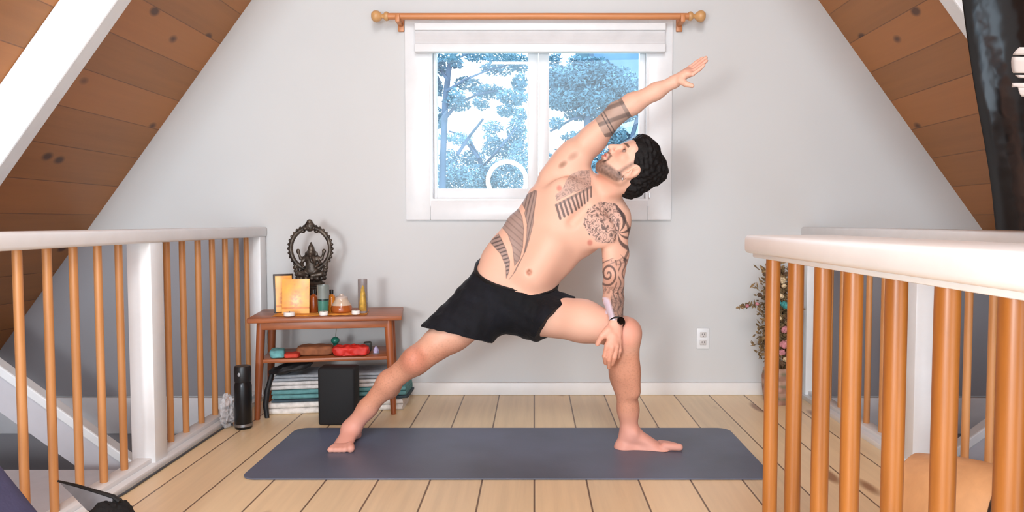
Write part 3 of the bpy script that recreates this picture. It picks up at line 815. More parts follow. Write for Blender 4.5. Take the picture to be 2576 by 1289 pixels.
# ------------------------------------------------------------------ window
win = bpy.data.objects.new('window_1', None); COL.objects.link(win); win['kind'] = 'structure'; win.location = (0, YW, WZ0)
def part(mb, name, mat, parent, **k): return mb.build(name, mat, parent, **k)
c0, c1 = P(1021, 300, YW).x, P(1689, 300, YW).x; zc0, zc1 = P(1344, 554, YW).z, P(1344, 50, YW).z
i0, i1 = P(1083, 300, YW).x, P(1630, 300, YW).x; zi0, zi1 = P(1344, 505, YW).z, P(1344, 66, YW).z
yf = YW-.022
b = MB(); b.box((c0, yf, zc0), (i0, YW, zc1), .004); b.box((i1, yf, zc0), (c1, YW, zc1), .004)
b.box((i0, yf, zc0), (i1, YW, zi0), .004); b.box((i0, yf, zi1), (i1, YW, zc1), .004)
part(b, 'casing', M_WHITE, win)
# jamb lining the opening
b = MB(); b.box((i0-.03, YW-.02, zi0-.03), (i0+.012, YW+.15, zi1+.03)); b.box((i1-.012, YW-.02, zi0-.03), (i1+.03, YW+.15, zi1+.03)); b.box((i0, YW-.0195, zi0-.03), (i1, YW+.15, zi0+.01)); b.box((i0, YW-.0195, zi1-.01), (i1, YW+.15, zi1+.03))
part(b, 'jamb', M_WHITE, win, smooth=False, bevel=.002)
yg = YW+.045                      # sash plane
gl = [(1100, 1328), (1381, 1607)]; gz0, gz1 = P(1344, 475, yg).z, P(1344, 78, yg).z
k = NB('window_glass'); k.t.nodes.remove(k.b)
tr = k.n('ShaderNodeBsdfTransparent'); tr.inputs[0].default_value = (.96, .98, 1, 1); gs = k.n('ShaderNodeBsdfGlossy'); gs.inputs['Roughness'].default_value = 0.0
fr = k.n('ShaderNodeFresnel'); fr.inputs[0].default_value = 1.5; mx = k.n('ShaderNodeMixShader')
tint = k.noise(k.coord(), 3, 1)
k.l(k.math('ADD', k.math('MULTIPLY', fr.outputs[0], 1.9), k.math('MULTIPLY', tint, .002)), mx.inputs[0]); k.l(tr.outputs[0], mx.inputs[1]); k.l(gs.outputs[0], mx.inputs[2]); k.l(mx.outputs[0], k.out.inputs[0])
M_GLASS = k.m
xm = (P(1328, 300, yg).x+P(1381, 300, yg).x)/2
sx0, sx1 = i0+.012, i1-.012
for j, (a, c) in enumerate(gl):
    ga, gc = P(a, 300, yg).x, P(c, 300, yg).x
    e0, e1 = (sx0, xm-.0012) if j == 0 else (xm+.0012, sx1)
    b = MB(); y0, y1 = yg-.022, yg+.022
    b.box((e0, y0, zi0+.010), (ga, y1, zi1-.01), .004); b.box((gc, y0, zi0+.010), (e1, y1, zi1-.01), .004)
    b.box((ga-.002, y0, zi0+.010), (gc+.002, y1, gz0), .004); b.box((ga-.002, y0, gz1), (gc+.002, y1, zi1-.01), .004)
    sash = part(b, 'sash', M_WHITE, win)
    b = MB(); w2 = (gc-ga)/2+.004; h2 = (gz1-gz0)/2+.004
    b.add([(-w2, 0, -h2), (w2, 0, -h2), (w2, 0, h2), (-w2, 0, h2), (-w2, .003, -h2), (w2, .003, -h2), (w2, .003, h2), (-w2, .003, h2)], [(0,1,2,3)])
    pane = b.build('pane', M_GLASS, None, smooth=False, fix=False)
    pane.location = ((ga+gc)/2, yg, (gz0+gz1)/2); pane.rotation_euler = PANE_ROT[j]
    bpy.context.view_layer.update(); pane.parent = sash; pane.matrix_parent_inverse = parent_world(sash).inverted()
# lower back wall overlaid with grey panels, stairwell shade put into their colour
for nm, s in (('wall_shade_left', -1), ('wall_shade_right', 1)):
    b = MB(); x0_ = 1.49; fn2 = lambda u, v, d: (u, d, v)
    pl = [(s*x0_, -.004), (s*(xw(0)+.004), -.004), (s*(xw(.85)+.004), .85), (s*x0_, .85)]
    b.prism(pl, fn2, YW-.012, YW+.001); struct(b.build(nm, plain('wall_grey_shaded', (148, 147, 152), .7, var=.02, vscale=2), smooth=False))
    b = MB(); pl = [(s*x0_, -1.25), (s*3.4, -1.25), (s*3.0, -.205), (s*x0_, -.205)]; b.prism(pl, fn2, YW-.012, YW+.001); struct(b.build('trim_%d' % (9 if s < 0 else 10), MATS['wall_grey_shaded'], smooth=False))
# small latch on the right casing edge
b = MB(); q = P(1633, 492, yf); b.box((q.x-.004, yf-.012, q.z-.016), (q.x+.004, yf-.001, q.z+.016), .002); part(b, 'catch', plain('catch_metal', (205, 205, 208), .3, .6), win)
# roller shade over the top of the window
zs1 = P(1344, 66, yf).z; zs0 = P(1344, 131, yf).z; sa, sb = P(1046, 100, yf).x, P(1671, 100, yf).x
shd = thing('window_shade', ((sa+sb)/2, yf-.02, zs1), 'pale grey cellular shade drawn up at the top of the window', 'window shade')
b = MB(); b.box((sa, yf-.052, P(1344, 76, yf-.05).z), (sb, yf-.001, zs1+.004), .006); part(b, 'headrail', M_WHITE, shd)
b = MB(); zt_, zb_ = P(1344, 77, yf-.045).z, P(1344, 109, yf-.045).z
n = 3
for i in range(n):
    a_, c_ = zt_+(zb_-zt_)*i/n, zt_+(zb_-zt_)*(i+1)/n
    b.prism([(-.041, (a_+c_)/2), (-.040, a_), (-.012, a_), (-.008, (a_+c_)/2), (-.012, c_), (-.040, c_)], lambda u, v, d: (d, yf+u, v), sa+.004, sb-.004)
part(b, 'pleated_fabric', plain('shade_fabric', (208, 207, 208), .8, var=.03), shd, smooth=False)
b = MB(); b.box((sa, yf-.05, P(1344, 130, yf-.05).z), (sb, yf-.002, P(1344, 109, yf-.05).z), .005); part(b, 'bottom_rail', M_WHITE, shd)
# curtain rod
M_ROD = wood('rod_wood', (205, 135, 84), 0, .4, .2); M_ROD2 = wood('finial_wood', (206, 158, 104), 1, .4, .25)
yr = YW-.085; zr = P(1344, 41, yr).z
ra, rb_ = P(972, 41, yr).x, P(1737, 41, yr).x
rod = thing('curtain_rod', ((ra+rb_)/2, yr, zr), 'bare wooden curtain rod with ball finials above the window', 'curtain rod')
b = MB(); b.tube([(ra, yr, zr), (rb_, yr, zr)], .0165, 20); part(b, 'rod', M_ROD, rod)
for s, xe in ((-1, ra), (1, rb_)):
    Mx = Matrix.Rotation(s*PI/2, 3, 'Y')
    b = MB(); b.lathe([(.001, -.012), (.021, -.010), (.024, 0), (.021, .008), (.013, .014), (.011, .022), (.020, .030), (.027, .040), (.030, .052), (.027, .064), (.018, .074), (.001, .078)], (xe, yr, zr), 28, M=Mx)
    part(b, 'finial', M_ROD2, rod)
    xb = P(1002, 50, yr).x if s < 0 else P(1716, 50, yr).x
    b = MB(); b.box((xb-.016, YW-.014, zr-.058), (xb+.016, YW, zr+.03), .004); b.box((xb-.011, yr-.024, zr-.034), (xb+.011, YW-.01, zr-.015), .004); b.box((xb-.011, yr-.028, zr-.034), (xb+.011, yr-.018, zr+.004), .003)
    part(b, 'bracket', M_ROD, rod)
# wall outlet
oc = P(1768, 852, YW); ol = thing('wall_outlet', (oc.x, YW, oc.z), 'white double electrical outlet low on the grey back wall', 'outlet')
b = MB(); b.box((oc.x-.034, YW-.007, oc.z-.056), (oc.x+.034, YW, oc.z+.056), .004); part(b, 'cover_plate', M_WHITE, ol)
for dz_ in (-.021, .021):
    b = MB(); b.box((oc.x-.017, YW-.0095, oc.z+dz_-.014), (oc.x+.017, YW-.006, oc.z+dz_+.014), .003); so = part(b, 'socket', plain('socket_grey', (206, 202, 200), .4, var=.02), ol)
    b = MB()
    for dx_ in (-.006, .006): b.box((oc.x+dx_-.0013, YW-.0101, oc.z+dz_-.002), (oc.x+dx_+.0013, YW-.0090, oc.z+dz_+.007))
    b.box((oc.x-.002, YW-.0101, oc.z+dz_-.010), (oc.x+.002, YW-.0090, oc.z+dz_-.006)); part(b, 'slots', plain('slot_dark', (60, 56, 54), .6), so, smooth=False)

# ------------------------------------------------------------------ railings
M_BAL = wood('baluster_wood', (204, 146, 92), 2, .38, .25, 9, (176, 116, 64))
M_BALR = wood('baluster_wood_dark', (164, 102, 42), 2, .36, .40, 9, (112, 60, 20))
def railing(name, label, X, ys, posts, y0, y1, cap, zcap, sub, d, mat, base=True, group='white topped railings with wooden balusters'):
    t = thing(name, (X, (y0+y1)/2, 0), label, 'railing', group)
    b = MB(); b.box((cap[0], y0, zcap[0]), (cap[1], y1, zcap[1]), .010, 3); b.build('handrail', M_WHITE, t)
    if sub:
        b = MB(); b.box((sub[0], y0+.02, sub[2]), (sub[1], y1-.01, zcap[0]+.001), .003); b.build('sub_rail', M_WHITE, t)
    zb = .038
    zt = sub[2] if sub else zcap[0]
    for y in ys:
        b = MB(); jit = rnd.uniform(-.002, .002)
        b.lathe([(d/2*.98, zb-.002), (d/2, zb+.02), (d/2, zt-.03), (d/2*.98, zt+.003)], (X+jit, y, 0), 18); b.build('baluster', mat, t)
    for (a, c) in posts:
        b = MB(); b.box((X-.045, a, 0), (X+.045, c, zcap[0]+.002), .005); b.build('post', M_WHITE, t)
    s = 1 if X < 0 else -1
    b = MB(); b.box((X-.050, y0, -.002), (X+.060*1, y1, .022), .004) if X < 0 else b.box((X-.060, y0, -.002), (X+.050, y1, .022), .004)
    b.box((X-.030, y0, .02), (X+.030, y1, .040), .004); b.build('base_rail', M_WHITE, t)
    return t
yl = [2.039+.1255*i for i in range(-4, 5)]+[2.87, 3.0, 3.14, 3.275, 3.41, 3.546, 3.667]
for s, nm in ((-1, 'left'), (1, 'right')):
    X = s*1.455
    lab = 'white topped wooden railing running past the black bottle and ending by the low table' if s < 0 else 'white topped wooden railing beside the dried flowers, seen through the nearer railing'
    railing('railing', lab, X, yl, [(2.665, 2.755), (3.735, 3.815)], 1.35, 3.822, (X-.05, X+.05), (.842, .893), None, .0255, M_BAL)
yn = [958.0/o for o in (602.5, 662.5, 731.5, 807.5, 913.5, 1044.5, 1214.5)]+[.70]
railing('railing', 'nearest railing, wide white handrail on thick orange wooden balusters', .525, yn, [], .45, 1.689, (.488, .690), (.848, .890), (.506, .566, .838), .031, M_BALR)
# ------------------------------------------------------------------ yoga mat
km = NB('mat_rubber'); nn = km.noise(km.coord(), 2.2, 3); n2 = km.noise(km.coord(), 220, 2)
km.l(km.ramp(nn, (.3, lin(78, 85, 102)), (.75, lin(98, 107, 130))), km.b.inputs['Base Color']); km.set(km.b, Roughness=.42); km.bump(n2, .12, .002)
ma = P(605, 1217, .914*0+2.543)
yn_, yf_ = 2.545, 3.183
mxl, mxr = P(601, 1219, yn_).x, P(1951, 1219, yn_).x
pl = []; r = .055
for cx, cy, a0 in ((mxr-r, yn_+r, -PI/2), (mxr-r, yf_-r, 0), (mxl+r, yf_-r, PI/2), (mxl+r, yn_+r, PI)):
    for i in range(9): a = a0+PI/2*i/8; pl.append((cx+r*math.cos(a), cy+r*math.sin(a)))
b = MB(); b.prism(pl, lambda u, v, d: (u, v, d), .0005, .006)
mat_o = b.build('yoga_mat', km.m, smooth=False, bevel=.0015); tag(mat_o, 'dark blue-grey yoga mat with rounded corners under the person', 'yoga mat')
# ------------------------------------------------------------------ low table and what stands on it
TA = math.radians(9); TC = Vector((-1.316, 3.30, 0))
tu = Vector((math.cos(TA), math.sin(TA), 0)); tv_ = Vector((-math.sin(TA), math.cos(TA), 0))
def T_(u, v, z=0): return TC+tu*u+tv_*v+Vector((0, 0, z))
MT = Matrix.Translation(TC) @ Matrix.Rotation(TA, 4, 'Z')
M_TBL = wood('table_wood', (168, 98, 58), 0, .38, .3, 8, (112, 58, 32)); M_TLEG = wood('table_leg_wood', (160, 88, 48), 2, .4, .3, 8, (104, 54, 28))
LT, DT, HT = .70, .36, .478
tab = thing('low_table', T_(LT/2, DT/2), 'low brown wooden table with splayed legs and a shelf, holding the small shrine', 'table')
b = MB(); b.box((0, 0, HT-.024), (LT, DT, HT), .006, 2, MT); b.build('tabletop', M_TBL, tab)
for (u, v, du, dv) in ((.055, .05, -.022, -.018), (LT-.065, .05, .022, -.018), (.055, DT-.05, -.022, .016), (LT-.065, DT-.05, .022, .016)):
    b = MB(); p0 = T_(u, v, HT-.02); p1 = T_(u+du, v+dv, 0)
    b.tube([p0, p0.lerp(p1, .5), p1], [.020, .018, .0125], 18); b.build('leg', M_TLEG, tab)
b = MB(); b.box((.045, .035, .262), (LT-.055, DT-.03, .280), .004, 2, MT); b.build('shelf', M_TBL, tab)
b = MB(); b.box((.05, .03, HT-.06), (LT-.06, .044, HT-.022), .003, 2, MT); b.box((.05, DT-.05, HT-.06), (LT-.06, DT-.036, HT-.022), .003, 2, MT)
b.build('apron', M_TBL, tab)
def onT(px, v):
    """point on the table top seen at column px, v back from the front edge"""
    lo, hi = -.3, 1.2
    for _ in range(50):
        m = (lo+hi)/2; q = T_(m, v, HT); x = CX+FPX*q.x/q.y
        if x < px: lo = m
        else: hi = m
    return T_(lo, v, HT)
# saffron cloth
kc = plain('saffron_cloth', (236, 158, 62), .8, var=.15, vscale=30)
b = MB(); vs = []; fs = []; nx, ny = 26, 8
for i in range(nx+1):
    for j in range(ny+1):
        p = T_(.105+.43*i/nx, .045+.16*j/ny, HT+.0012+.0015*abs(math.sin(i*1.1+j*.7))); vs.append(p)
for i in range(nx):
    for j in range(ny): a = i*(ny+1)+j; fs.append((a, a+ny+1, a+ny+2, a+1))
b.add(vs, fs); co_ = b.build('altar_cloth', kc, fix=False); sm = co_.modifiers.new('thick', 'SOLIDIFY'); sm.thickness = .001; sm.offset = 1
tag(co_, 'thin saffron cloth lying under the shrine things on the low table', 'cloth')
ZC = HT+.004
# ---- bronze statue: seated crowned figure in a flaming ring
kb = NB('dark_bronze'); nn = kb.noise(kb.coord(), 40, 4)
kb.l(kb.ramp(nn, (.35, lin(44, 38, 34)), (.7, lin(104, 94, 84))), kb.b.inputs['Base Color']); kb.set(kb.b, Roughness=.42, Metallic=.55); kb.bump(nn, .5, .004)
M_BRZ = kb.m
sp0 = onT(781, .255); sY = sp0.y; sX = sp0.x
st = thing('statue', (sX, sY, HT), 'dark bronze statue of a crowned figure sitting inside a scalloped ring', 'statue')
rc = P(781, 626, sY); R0 = .098
b = MB(); b.torus(rc, R0, .0115, 64, 12, sz=1.06)
for i in range(34):
    a = 2*PI*i/34
    if -2.2 < a-PI < -1.0 and False: continue
    c = rc+Vector((math.cos(a)*(R0+.010), 0, math.sin(a)*(R0+.010)*1.06)); b.ball(c, (.0075, .008, .0075), 7)
b.build('ring', M_BRZ, st)
b = MB(); tp = P(779, 570, sY); b.ball(tp, (.026, .017, .026), 14); b.ball(tp+Vector((0, 0, .021)), (.015, .013, .014), 10)
for sx in (-1, 1):
    b.ball(tp+Vector((sx*.021, -.005, -.010)), (.012, .010, .011), 8); b.ball(tp+Vector((sx*.010, -.014, .004)), (.005, .004, .005), 6); b.ball(tp+Vector((sx*.034, 0, -.024)), (.013, .011, .010), 8)
b.ball(tp+Vector((0, -.016, -.008)), (.007, .006, .006), 6); b.build('crest', M_BRZ, st)
# pedestal: double lotus on a stepped base
b = MB(); pz = HT+.003
b.box((sX-.085, sY-.05, pz), (sX+.085, sY+.05, pz+.030), .005); b.box((sX-.075, sY-.043, pz+.028), (sX+.075, sY+.043, pz+.045), .005)
b.lathe([(.050, pz+.04), (.046, pz+.05), (.040, pz+.075), (.044, pz+.10), (.056, pz+.112), (.056, pz+.118)], (sX, sY, 0), 28, sy=.7)
for i in range(12):
    a = 2*PI*i/12; b.ball((sX+math.cos(a)*.050, sY+math.sin(a)*.034, pz+.062), (.011, .008, .014), 6)
zl = P(781, 694, sY).z-.050
b.lathe([(.02, zl), (.060, zl+.004), (.070, zl+.014), (.052, zl+.024), (.066, zl+.034), (.070, zl+.044), (.02, zl+.048)], (sX, sY, 0), 28, sy=.6)
for i in range(14):
    a = 2*PI*i/14; b.ball((sX+math.cos(a)*.064, sY+math.sin(a)*.039, zl+.038), (.013, .009, .012), 6)
b.build('pedestal', M_BRZ, st)
for sx in (-1, 1):                 # side supports of the ring
    b = MB(); b.tube([(sX+sx*.056, sY, zl+.03), (sX+sx*.075, sY, rc.z-.088), (sX+sx*.066, sY, rc.z-.070)], [.013, .012, .011], 10)
    for q in range(4): b.ball((sX+sx*(.064+.004*q), sY-.004, zl+.04+q*.017), (.013, .011, .010), 7)
    b.build('ring_support', M_BRZ, st)
# the figure
F0 = Vector((sX+.004, sY-.004, 0)); zf = zl+.046
G = SDF((sX-.1, sY-.06, zf-.02), (sX+.1, sY+.06, zf+.20), .0022)
def gp(dx, dy, dz): return (F0.x+dx, F0.y+dy, zf+dz)
G.ell(gp(0, 0, .030), (.036, .026, .028), .012); G.ell(gp(0, -.004, .062), (.027, .021, .030), .012); G.ell(gp(0, -.002, .088), (.030, .019, .018), .012)
for sx in (-1, 1):
    G.chain([gp(sx*.020, 0, .018), gp(sx*.052, -.018, .014), gp(sx*.012, -.034, .006)], [.017, .014, .009], .008)
    G.chain([gp(sx*.030, 0, .094), gp(sx*.046, -.010, .066), gp(sx*.030, -.030, .050)], [.010, .008, .006], .006)
    G.chain([gp(sx*.028, .004, .096), gp(sx*.052, 0, .088), gp(sx*.062, -.002, .116)], [.009, .007, .006], .006)
    G.ell(gp(sx*.064, -.002, .126), (.010, .007, .012), .004)
    G.ell(gp(sx*.021, .002, .112), (.012, .005, .013), .004)
G.ell(gp(0, -.004, .114), (.018, .018, .020), .008); G.chain([gp(0, -.020, .110), gp(.004, -.028, .094), gp(.010, -.026, .078), gp(.018, -.030, .070)], [.008, .006, .005, .004], .005)
G.chain([gp(0, 0, .126), gp(0, 0, .142), gp(0, 0, .168)], [.019, .014, .004], .006)
V, Fq = G.mesh(1); np_mesh('figure', V, Fq, M_BRZ, st)
# ---- golden pictures on the left
M_GOLD = NB('golden_print'); kk = M_GOLD; n1 = kk.noise(kk.coord(), 26, 3)
sp3 = kk.n('ShaderNodeSeparateXYZ'); kk.l(kk.coord('Generated'), sp3.inputs[0])
base_ = kk.ramp(n1, (.3, lin(252, 190, 84)), (.62, lin(246, 170, 92)), (.8, lin(214, 112, 56)))
dxx = kk.math('SUBTRACT', sp3.outputs[0], .5); dzz = kk.math('SUBTRACT', sp3.outputs[2], .36)
rr_ = kk.math('SQRT', kk.math('ADD', kk.math('MULTIPLY', kk.math('MULTIPLY', dxx, dxx), 1.6), kk.math('MULTIPLY', dzz, dzz)))
fig = kk.math('MULTIPLY', kk.ramp(rr_, (.14, 1.0), (.36, 0.0)), kk.ramp(kk.noise(kk.coord(), 60, 3), (.42, 0.0), (.6, 1.0)))
base_ = kk.mix(kk.math('MULTIPLY', fig, .75), base_, lin(196, 104, 62))
base_ = kk.mix(kk.ramp(sp3.outputs[2], (.10, .85), (.16, 0.0)), base_, lin(244, 186, 104))
base_ = kk.mix(kk.math('MULTIPLY', kk.ramp(kk.math('ABSOLUTE', kk.math('SUBTRACT', sp3.outputs[2], .17)), (.01, 1.0), (.04, 0.0)), .6), base_, lin(200, 96, 40))
kk.l(base_, kk.b.inputs['Base Color']); kk.set(kk.b, Roughness=.3); M_GOLD = kk.m
M_DKFR = plain('dark_frame', (40, 28, 22), .4)
def picture(px, v, w, h, lean, yaw, label, frame=True):
    p = onT(px, v); p.z = ZC
    t = thing('framed_picture', p, label, 'picture', 'golden pictures on the low table')
    Mx = Matrix.Translation(p) @ Matrix.Rotation(TA*0+yaw, 4, 'Z') @ Matrix.Rotation(lean, 4, 'X')
    if frame:
        b = MB(); b.box((-w/2-.008, .003, 0), (w/2+.008, .011, h+.010), .002, M=Mx); b.build('frame', M_DKFR, t)
    b = MB(); b.box((-w/2, -.003, .003 if frame else 0), (w/2, .0032, h), .001, M=Mx); b.build('print', M_GOLD, t)
    b = MB(); Mq = Mx @ Matrix.Translation((0, .011, h*.55)) @ Matrix.Rotation(.5, 4, 'X'); b.box((-.012, 0, -h*.50), (.012, .003, 0), M=Mq); b.build('stand', M_DKFR, t, smooth=False)
picture(713, .175, .078, .178, -.16, .45, 'dark framed golden picture turned aside, half hidden behind the front picture')
picture(741, .115, .126, .166, -.14, TA, 'golden picture with an orange figure leaning at the front of the low table', False)
# ---- glass and bottles
def glassmat(name, rgb, rough=.05, alpha=.55):
    k = NB(name); c = lin(*rgb); k.b.inputs['Base Color'].default_value = (*c, 1); k.set(k.b, Roughness=rough, IOR=1.45)
    k.b.inputs['Transmission Weight'].default_value = alpha; k.b.inputs['Alpha'].default_value = 1
    n = k.noise(k.coord(), 20); k.l(k.ramp(n, (.3, tuple(x*.9 for x in c)), (.7, c)), k.b.inputs['Base Color']); return k.m
p = onT(811, .10); z0 = ZC
gt = thing('glass_candle', p, 'tall green glass tumbler with a grey upper half and dark line', 'candle glass')
b = MB(); b.lathe([(.001, z0), (.021, z0), (.024, z0+.003), (.026, z0+.062), (.0265, z0+.066), (.001, z0+.066)], (p.x, p.y, 0), 28); b.build('green_glass', plain('green_glass', (64, 124, 110), .15, var=.12), gt)
b = MB(); b.lathe([(.0266, z0+.064), (.0275, z0+.064), (.0275, z0+.071), (.0266, z0+.071)], (p.x, p.y, 0), 28); b.build('band', plain('dark_line', (30, 52, 48), .3), gt)
b = MB(); b.lathe([(.001, z0+.070), (.0265, z0+.070), (.029, z0+.125), (.0293, z0+.137), (.0265, z0+.137), (.0245, z0+.120), (.001, z0+.118)], (p.x, p.y, 0), 28); b.build('grey_rim', plain('smoky_glass', (128, 136, 132), .15, var=.08), gt)
def bottle(px, v, h, r, mat, capm, label, name='oil_bottle', group='small dark bottles behind the green glass'):
    p = onT(px, v); z = ZC; t = thing(name, p, label, 'bottle', group)
    b = MB(); b.lathe([(.001, z), (r*.95, z), (r, z+.004), (r, z+h*.62), (r*.8, z+h*.72), (r*.42, z+h*.78), (r*.42, z+h*.84), (.001, z+h*.84)], (p.x, p.y, 0), 24); b.build('body', mat, t)
    b = MB(); b.lathe([(.001, z+h*.82), (r*.52, z+h*.82), (r*.52, z+h*.98), (r*.45, z+h), (.001, z+h)], (p.x, p.y, 0), 20); b.build('cap', capm, t)
M_AMB = plain('amber_glass', (150, 70, 26), .12, var=.2); M_DK = plain('black_cap', (22, 18, 16), .4)
bottle(787, .16, .112, .020, M_AMB, M_DK, 'small amber bottle just left of the green glass')
bottle(832, .17, .108, .019, plain('orange_glass', (214, 130, 40), .15, var=.15), M_DK, 'small orange bottle just right of the green glass')
p = onT(857, .15); z = ZC
jr = thing('glass_jar', p, 'squat amber honey jar with a clear neck and glass lid', 'jar')
b = MB(); b.lathe([(.001, z), (.044, z), (.050, z+.006), (.051, z+.022), (.046, z+.034), (.001, z+.036)], (p.x, p.y, 0), 32); b.build('amber_fill', plain('honey', (176, 92, 40), .18, var=.15), jr)
b = MB(); b.lathe([(.046, z+.033), (.0462, z+.036), (.034, z+.054), (.030, z+.062), (.031, z+.068), (.027, z+.068), (.027, z+.060), (.043, z+.035)], (p.x, p.y, 0), 32); b.build('neck', plain('clear_neck', (206, 182, 160), .12, var=.05), jr)
b = MB(); b.lathe([(.001, z+.066), (.029, z+.066), (.029, z+.074), (.012, z+.080), (.009, z+.088), (.001, z+.091)], (p.x, p.y, 0), 28); b.build('lid', plain('glass_lid', (198, 180, 168), .1, var=.05), jr)
p = onT(911, .105); z = ZC
cg = thing('glass_vase', p, 'tall clear cylinder glass with a yellow picture, right of the amber jar', 'candle glass')
b = MB(); b.lathe([(.001, z), (.0215, z), (.0225, z+.003), (.0225, z+.163), (.0205, z+.163), (.0205, z+.012), (.001, z+.010)], (p.x, p.y, 0), 32); b.build('cylinder', glassmat('clear_cylinder', (196, 186, 184), .05, .62), cg)
b = MB(); vs = []; fs = []; n = 14
for i in range(n+1):
    a = -PI/2+.95*(i/n*2-1)*.9+.25; w_ = math.sin(PI*i/n)
    for q in (0, 1): vs.append((p.x+.0232*math.cos(a), p.y+.0232*math.sin(a), z+.010+q*(.03+.095*w_)))
for i in range(n): fs.append((2*i, 2*i+2, 2*i+3, 2*i+1))
b.add(vs, fs); pn = b.build('picture_band', plain('yellow_print', (216, 176, 84), .4, var=.2, vscale=60), cg, fix=False); s_ = pn.modifiers.new('t', 'SOLIDIFY'); s_.thickness = .0008
b = MB(); b.lathe([(.001, z+.011), (.0195, z+.011), (.0195, z+.118), (.001, z+.118)], (p.x, p.y, 0), 24); b.build('wax', plain('amber_wax', (170, 128, 108), .5, var=.1), cg)
tl = [(725, .038, .0255, 'white tealight in front of the golden picture'), (812, .040, .0205, 'white tealight in front of the green glass'), (893, .052, .0195, 'white tealight in front of the clear cylinder glass')]
for px, v, r, lab in tl:
    p = onT(px, v); z = ZC; t = thing('tealight', p, lab, 'candle', 'tealights along the front of the low table')
    b = MB(); b.lathe([(.001, z), (r*.96, z), (r, z+.003), (r, z+.017), (r*.9, z+.018), (.001, z+.015)], (p.x, p.y, 0), 24); b.build('cup', plain('white_wax', (240, 236, 230), .4, var=.03), t)
    b = MB(); b.tube([(p.x, p.y, z+.014), (p.x+.001, p.y, z+.022)], .0011, 6); b.build('wick', M_DK, t)
# ---- things on the shelf
ZS = .281
def onS(px, v):
    lo, hi = -.3, 1.2
    for _ in range(50):
        m = (lo+hi)/2; q = T_(m, v, ZS); x = CX+FPX*q.x/q.y
        if x < px: lo = m
        else: hi = m
    return T_(lo, v, ZS)
def superbox(b_, n):
    bmesh.ops.create_icosphere(b_, subdivisions=5, radius=1)
    for w in b_.verts:
        c = w.co; r = 1/(abs(c.x)**n+abs(c.y)**n+abs(c.z)**n)**(1/n); w.co = c*r*.5
    b_.normal_update()
def softbox(name, px, v, size, mat, label, cat, yaw=0, group=None, lump=.004, parent=None):
    p = onS(px, v); b_ = bmesh.new(); superbox(b_, 5)
    for w in b_.verts:
        c = w.co.copy(); w.co = Vector((c.x*size[0], c.y*size[1], (c.z+.5)*size[2]))
        w.co += w.normal*lump*mnoise.noise(w.co*40+Vector((px, 0, 0)))*(1 if c.z > -.4 else 0)
    M_ = Matrix.Translation(p) @ Matrix.Rotation(TA+yaw, 4, 'Z'); bmesh.ops.transform(b_, matrix=M_, verts=b_.verts)
    m = MB(); m.bm(b_); o = m.build(name, mat); return tag(o, label, cat, group)
softbox('cloth_bundle', 694, .085, (.066, .09, .040), plain('teal_cloth', (106, 168, 170), .8, var=.25, vscale=40), 'folded teal cloth at the shelf end nearest the railing', 'cloth', .1)
softbox('pouch', 731, .075, (.070, .075, .022), plain('red_cloth', (204, 62, 42), .7, var=.15), 'small flat red pouch between the teal cloth and the brown bundle', 'pouch')
softbox('wrapped_bundle', 790, .13, (.170, .10, .046), plain('brown_cloth', (140, 84, 52), .8, var=.2, vscale=30), 'long brown wrapped bundle in the middle of the shelf', 'bundle')
softbox('pouch', 880, .085, (.165, .085, .047), plain('red_pouch', (206, 44, 34), .6, var=.15, vscale=30), 'bulky bright red pouch towards the right end of the shelf', 'pouch', lump=.010)
softbox('trinket_box', 922, .19, (.040, .05, .046), plain('dark_green_box', (72, 74, 70), .5), 'small dark box behind the red pouch on the shelf', 'box', lump=.001)
p = onS(943, .10); t = thing('gem_stone', p, 'small violet crystal at the right end of the shelf', 'crystal')
b = MB(); b.lathe([(.001, p.z), (.012, p.z), (.014, p.z+.016), (.009, p.z+.030), (.001, p.z+.038)], (p.x, p.y, 0), 6); b.build('crystal', plain('violet_stone', (178, 168, 204), .2, var=.2, vscale=60), t, smooth=False)
b = MB(); b.lathe([(.001, p.z-.0), (.016, p.z), (.013, p.z+.006), (.001, p.z+.006)], (p.x, p.y, 0), 10); b.build('base', plain('stone_base', (120, 116, 122), .6), t)
p = onS(840, .215); t = thing('incense_holder', p, 'teal round holder with a thin stem and pale bead behind the shelf bundles', 'holder')
b = MB(); b.lathe([(.001, ZS), (.016, ZS), (.018, ZS+.010), (.010, ZS+.030), (.012, ZS+.036), (.001, ZS+.038)], (p.x, p.y, 0), 20); b.ball((p.x, p.y, ZS+.052), (.021, .021, .018), 12); b.build('pot', plain('teal_glaze', (50, 132, 112), .3, var=.15), t)
b = MB(); b.tube([(p.x, p.y, ZS+.064), (p.x+.008, p.y-.002, ZS+.115), (p.x+.011, p.y-.003, ZS+.128)], .0022, 8); b.build('stem', plain('pale_stem', (150, 150, 140), .4), t)
b = MB(); b.ball((p.x+.012, p.y-.003, ZS+.137), (.008, .008, .0105), 10); b.build('bead', plain('pale_bead', (222, 226, 206), .15), t)
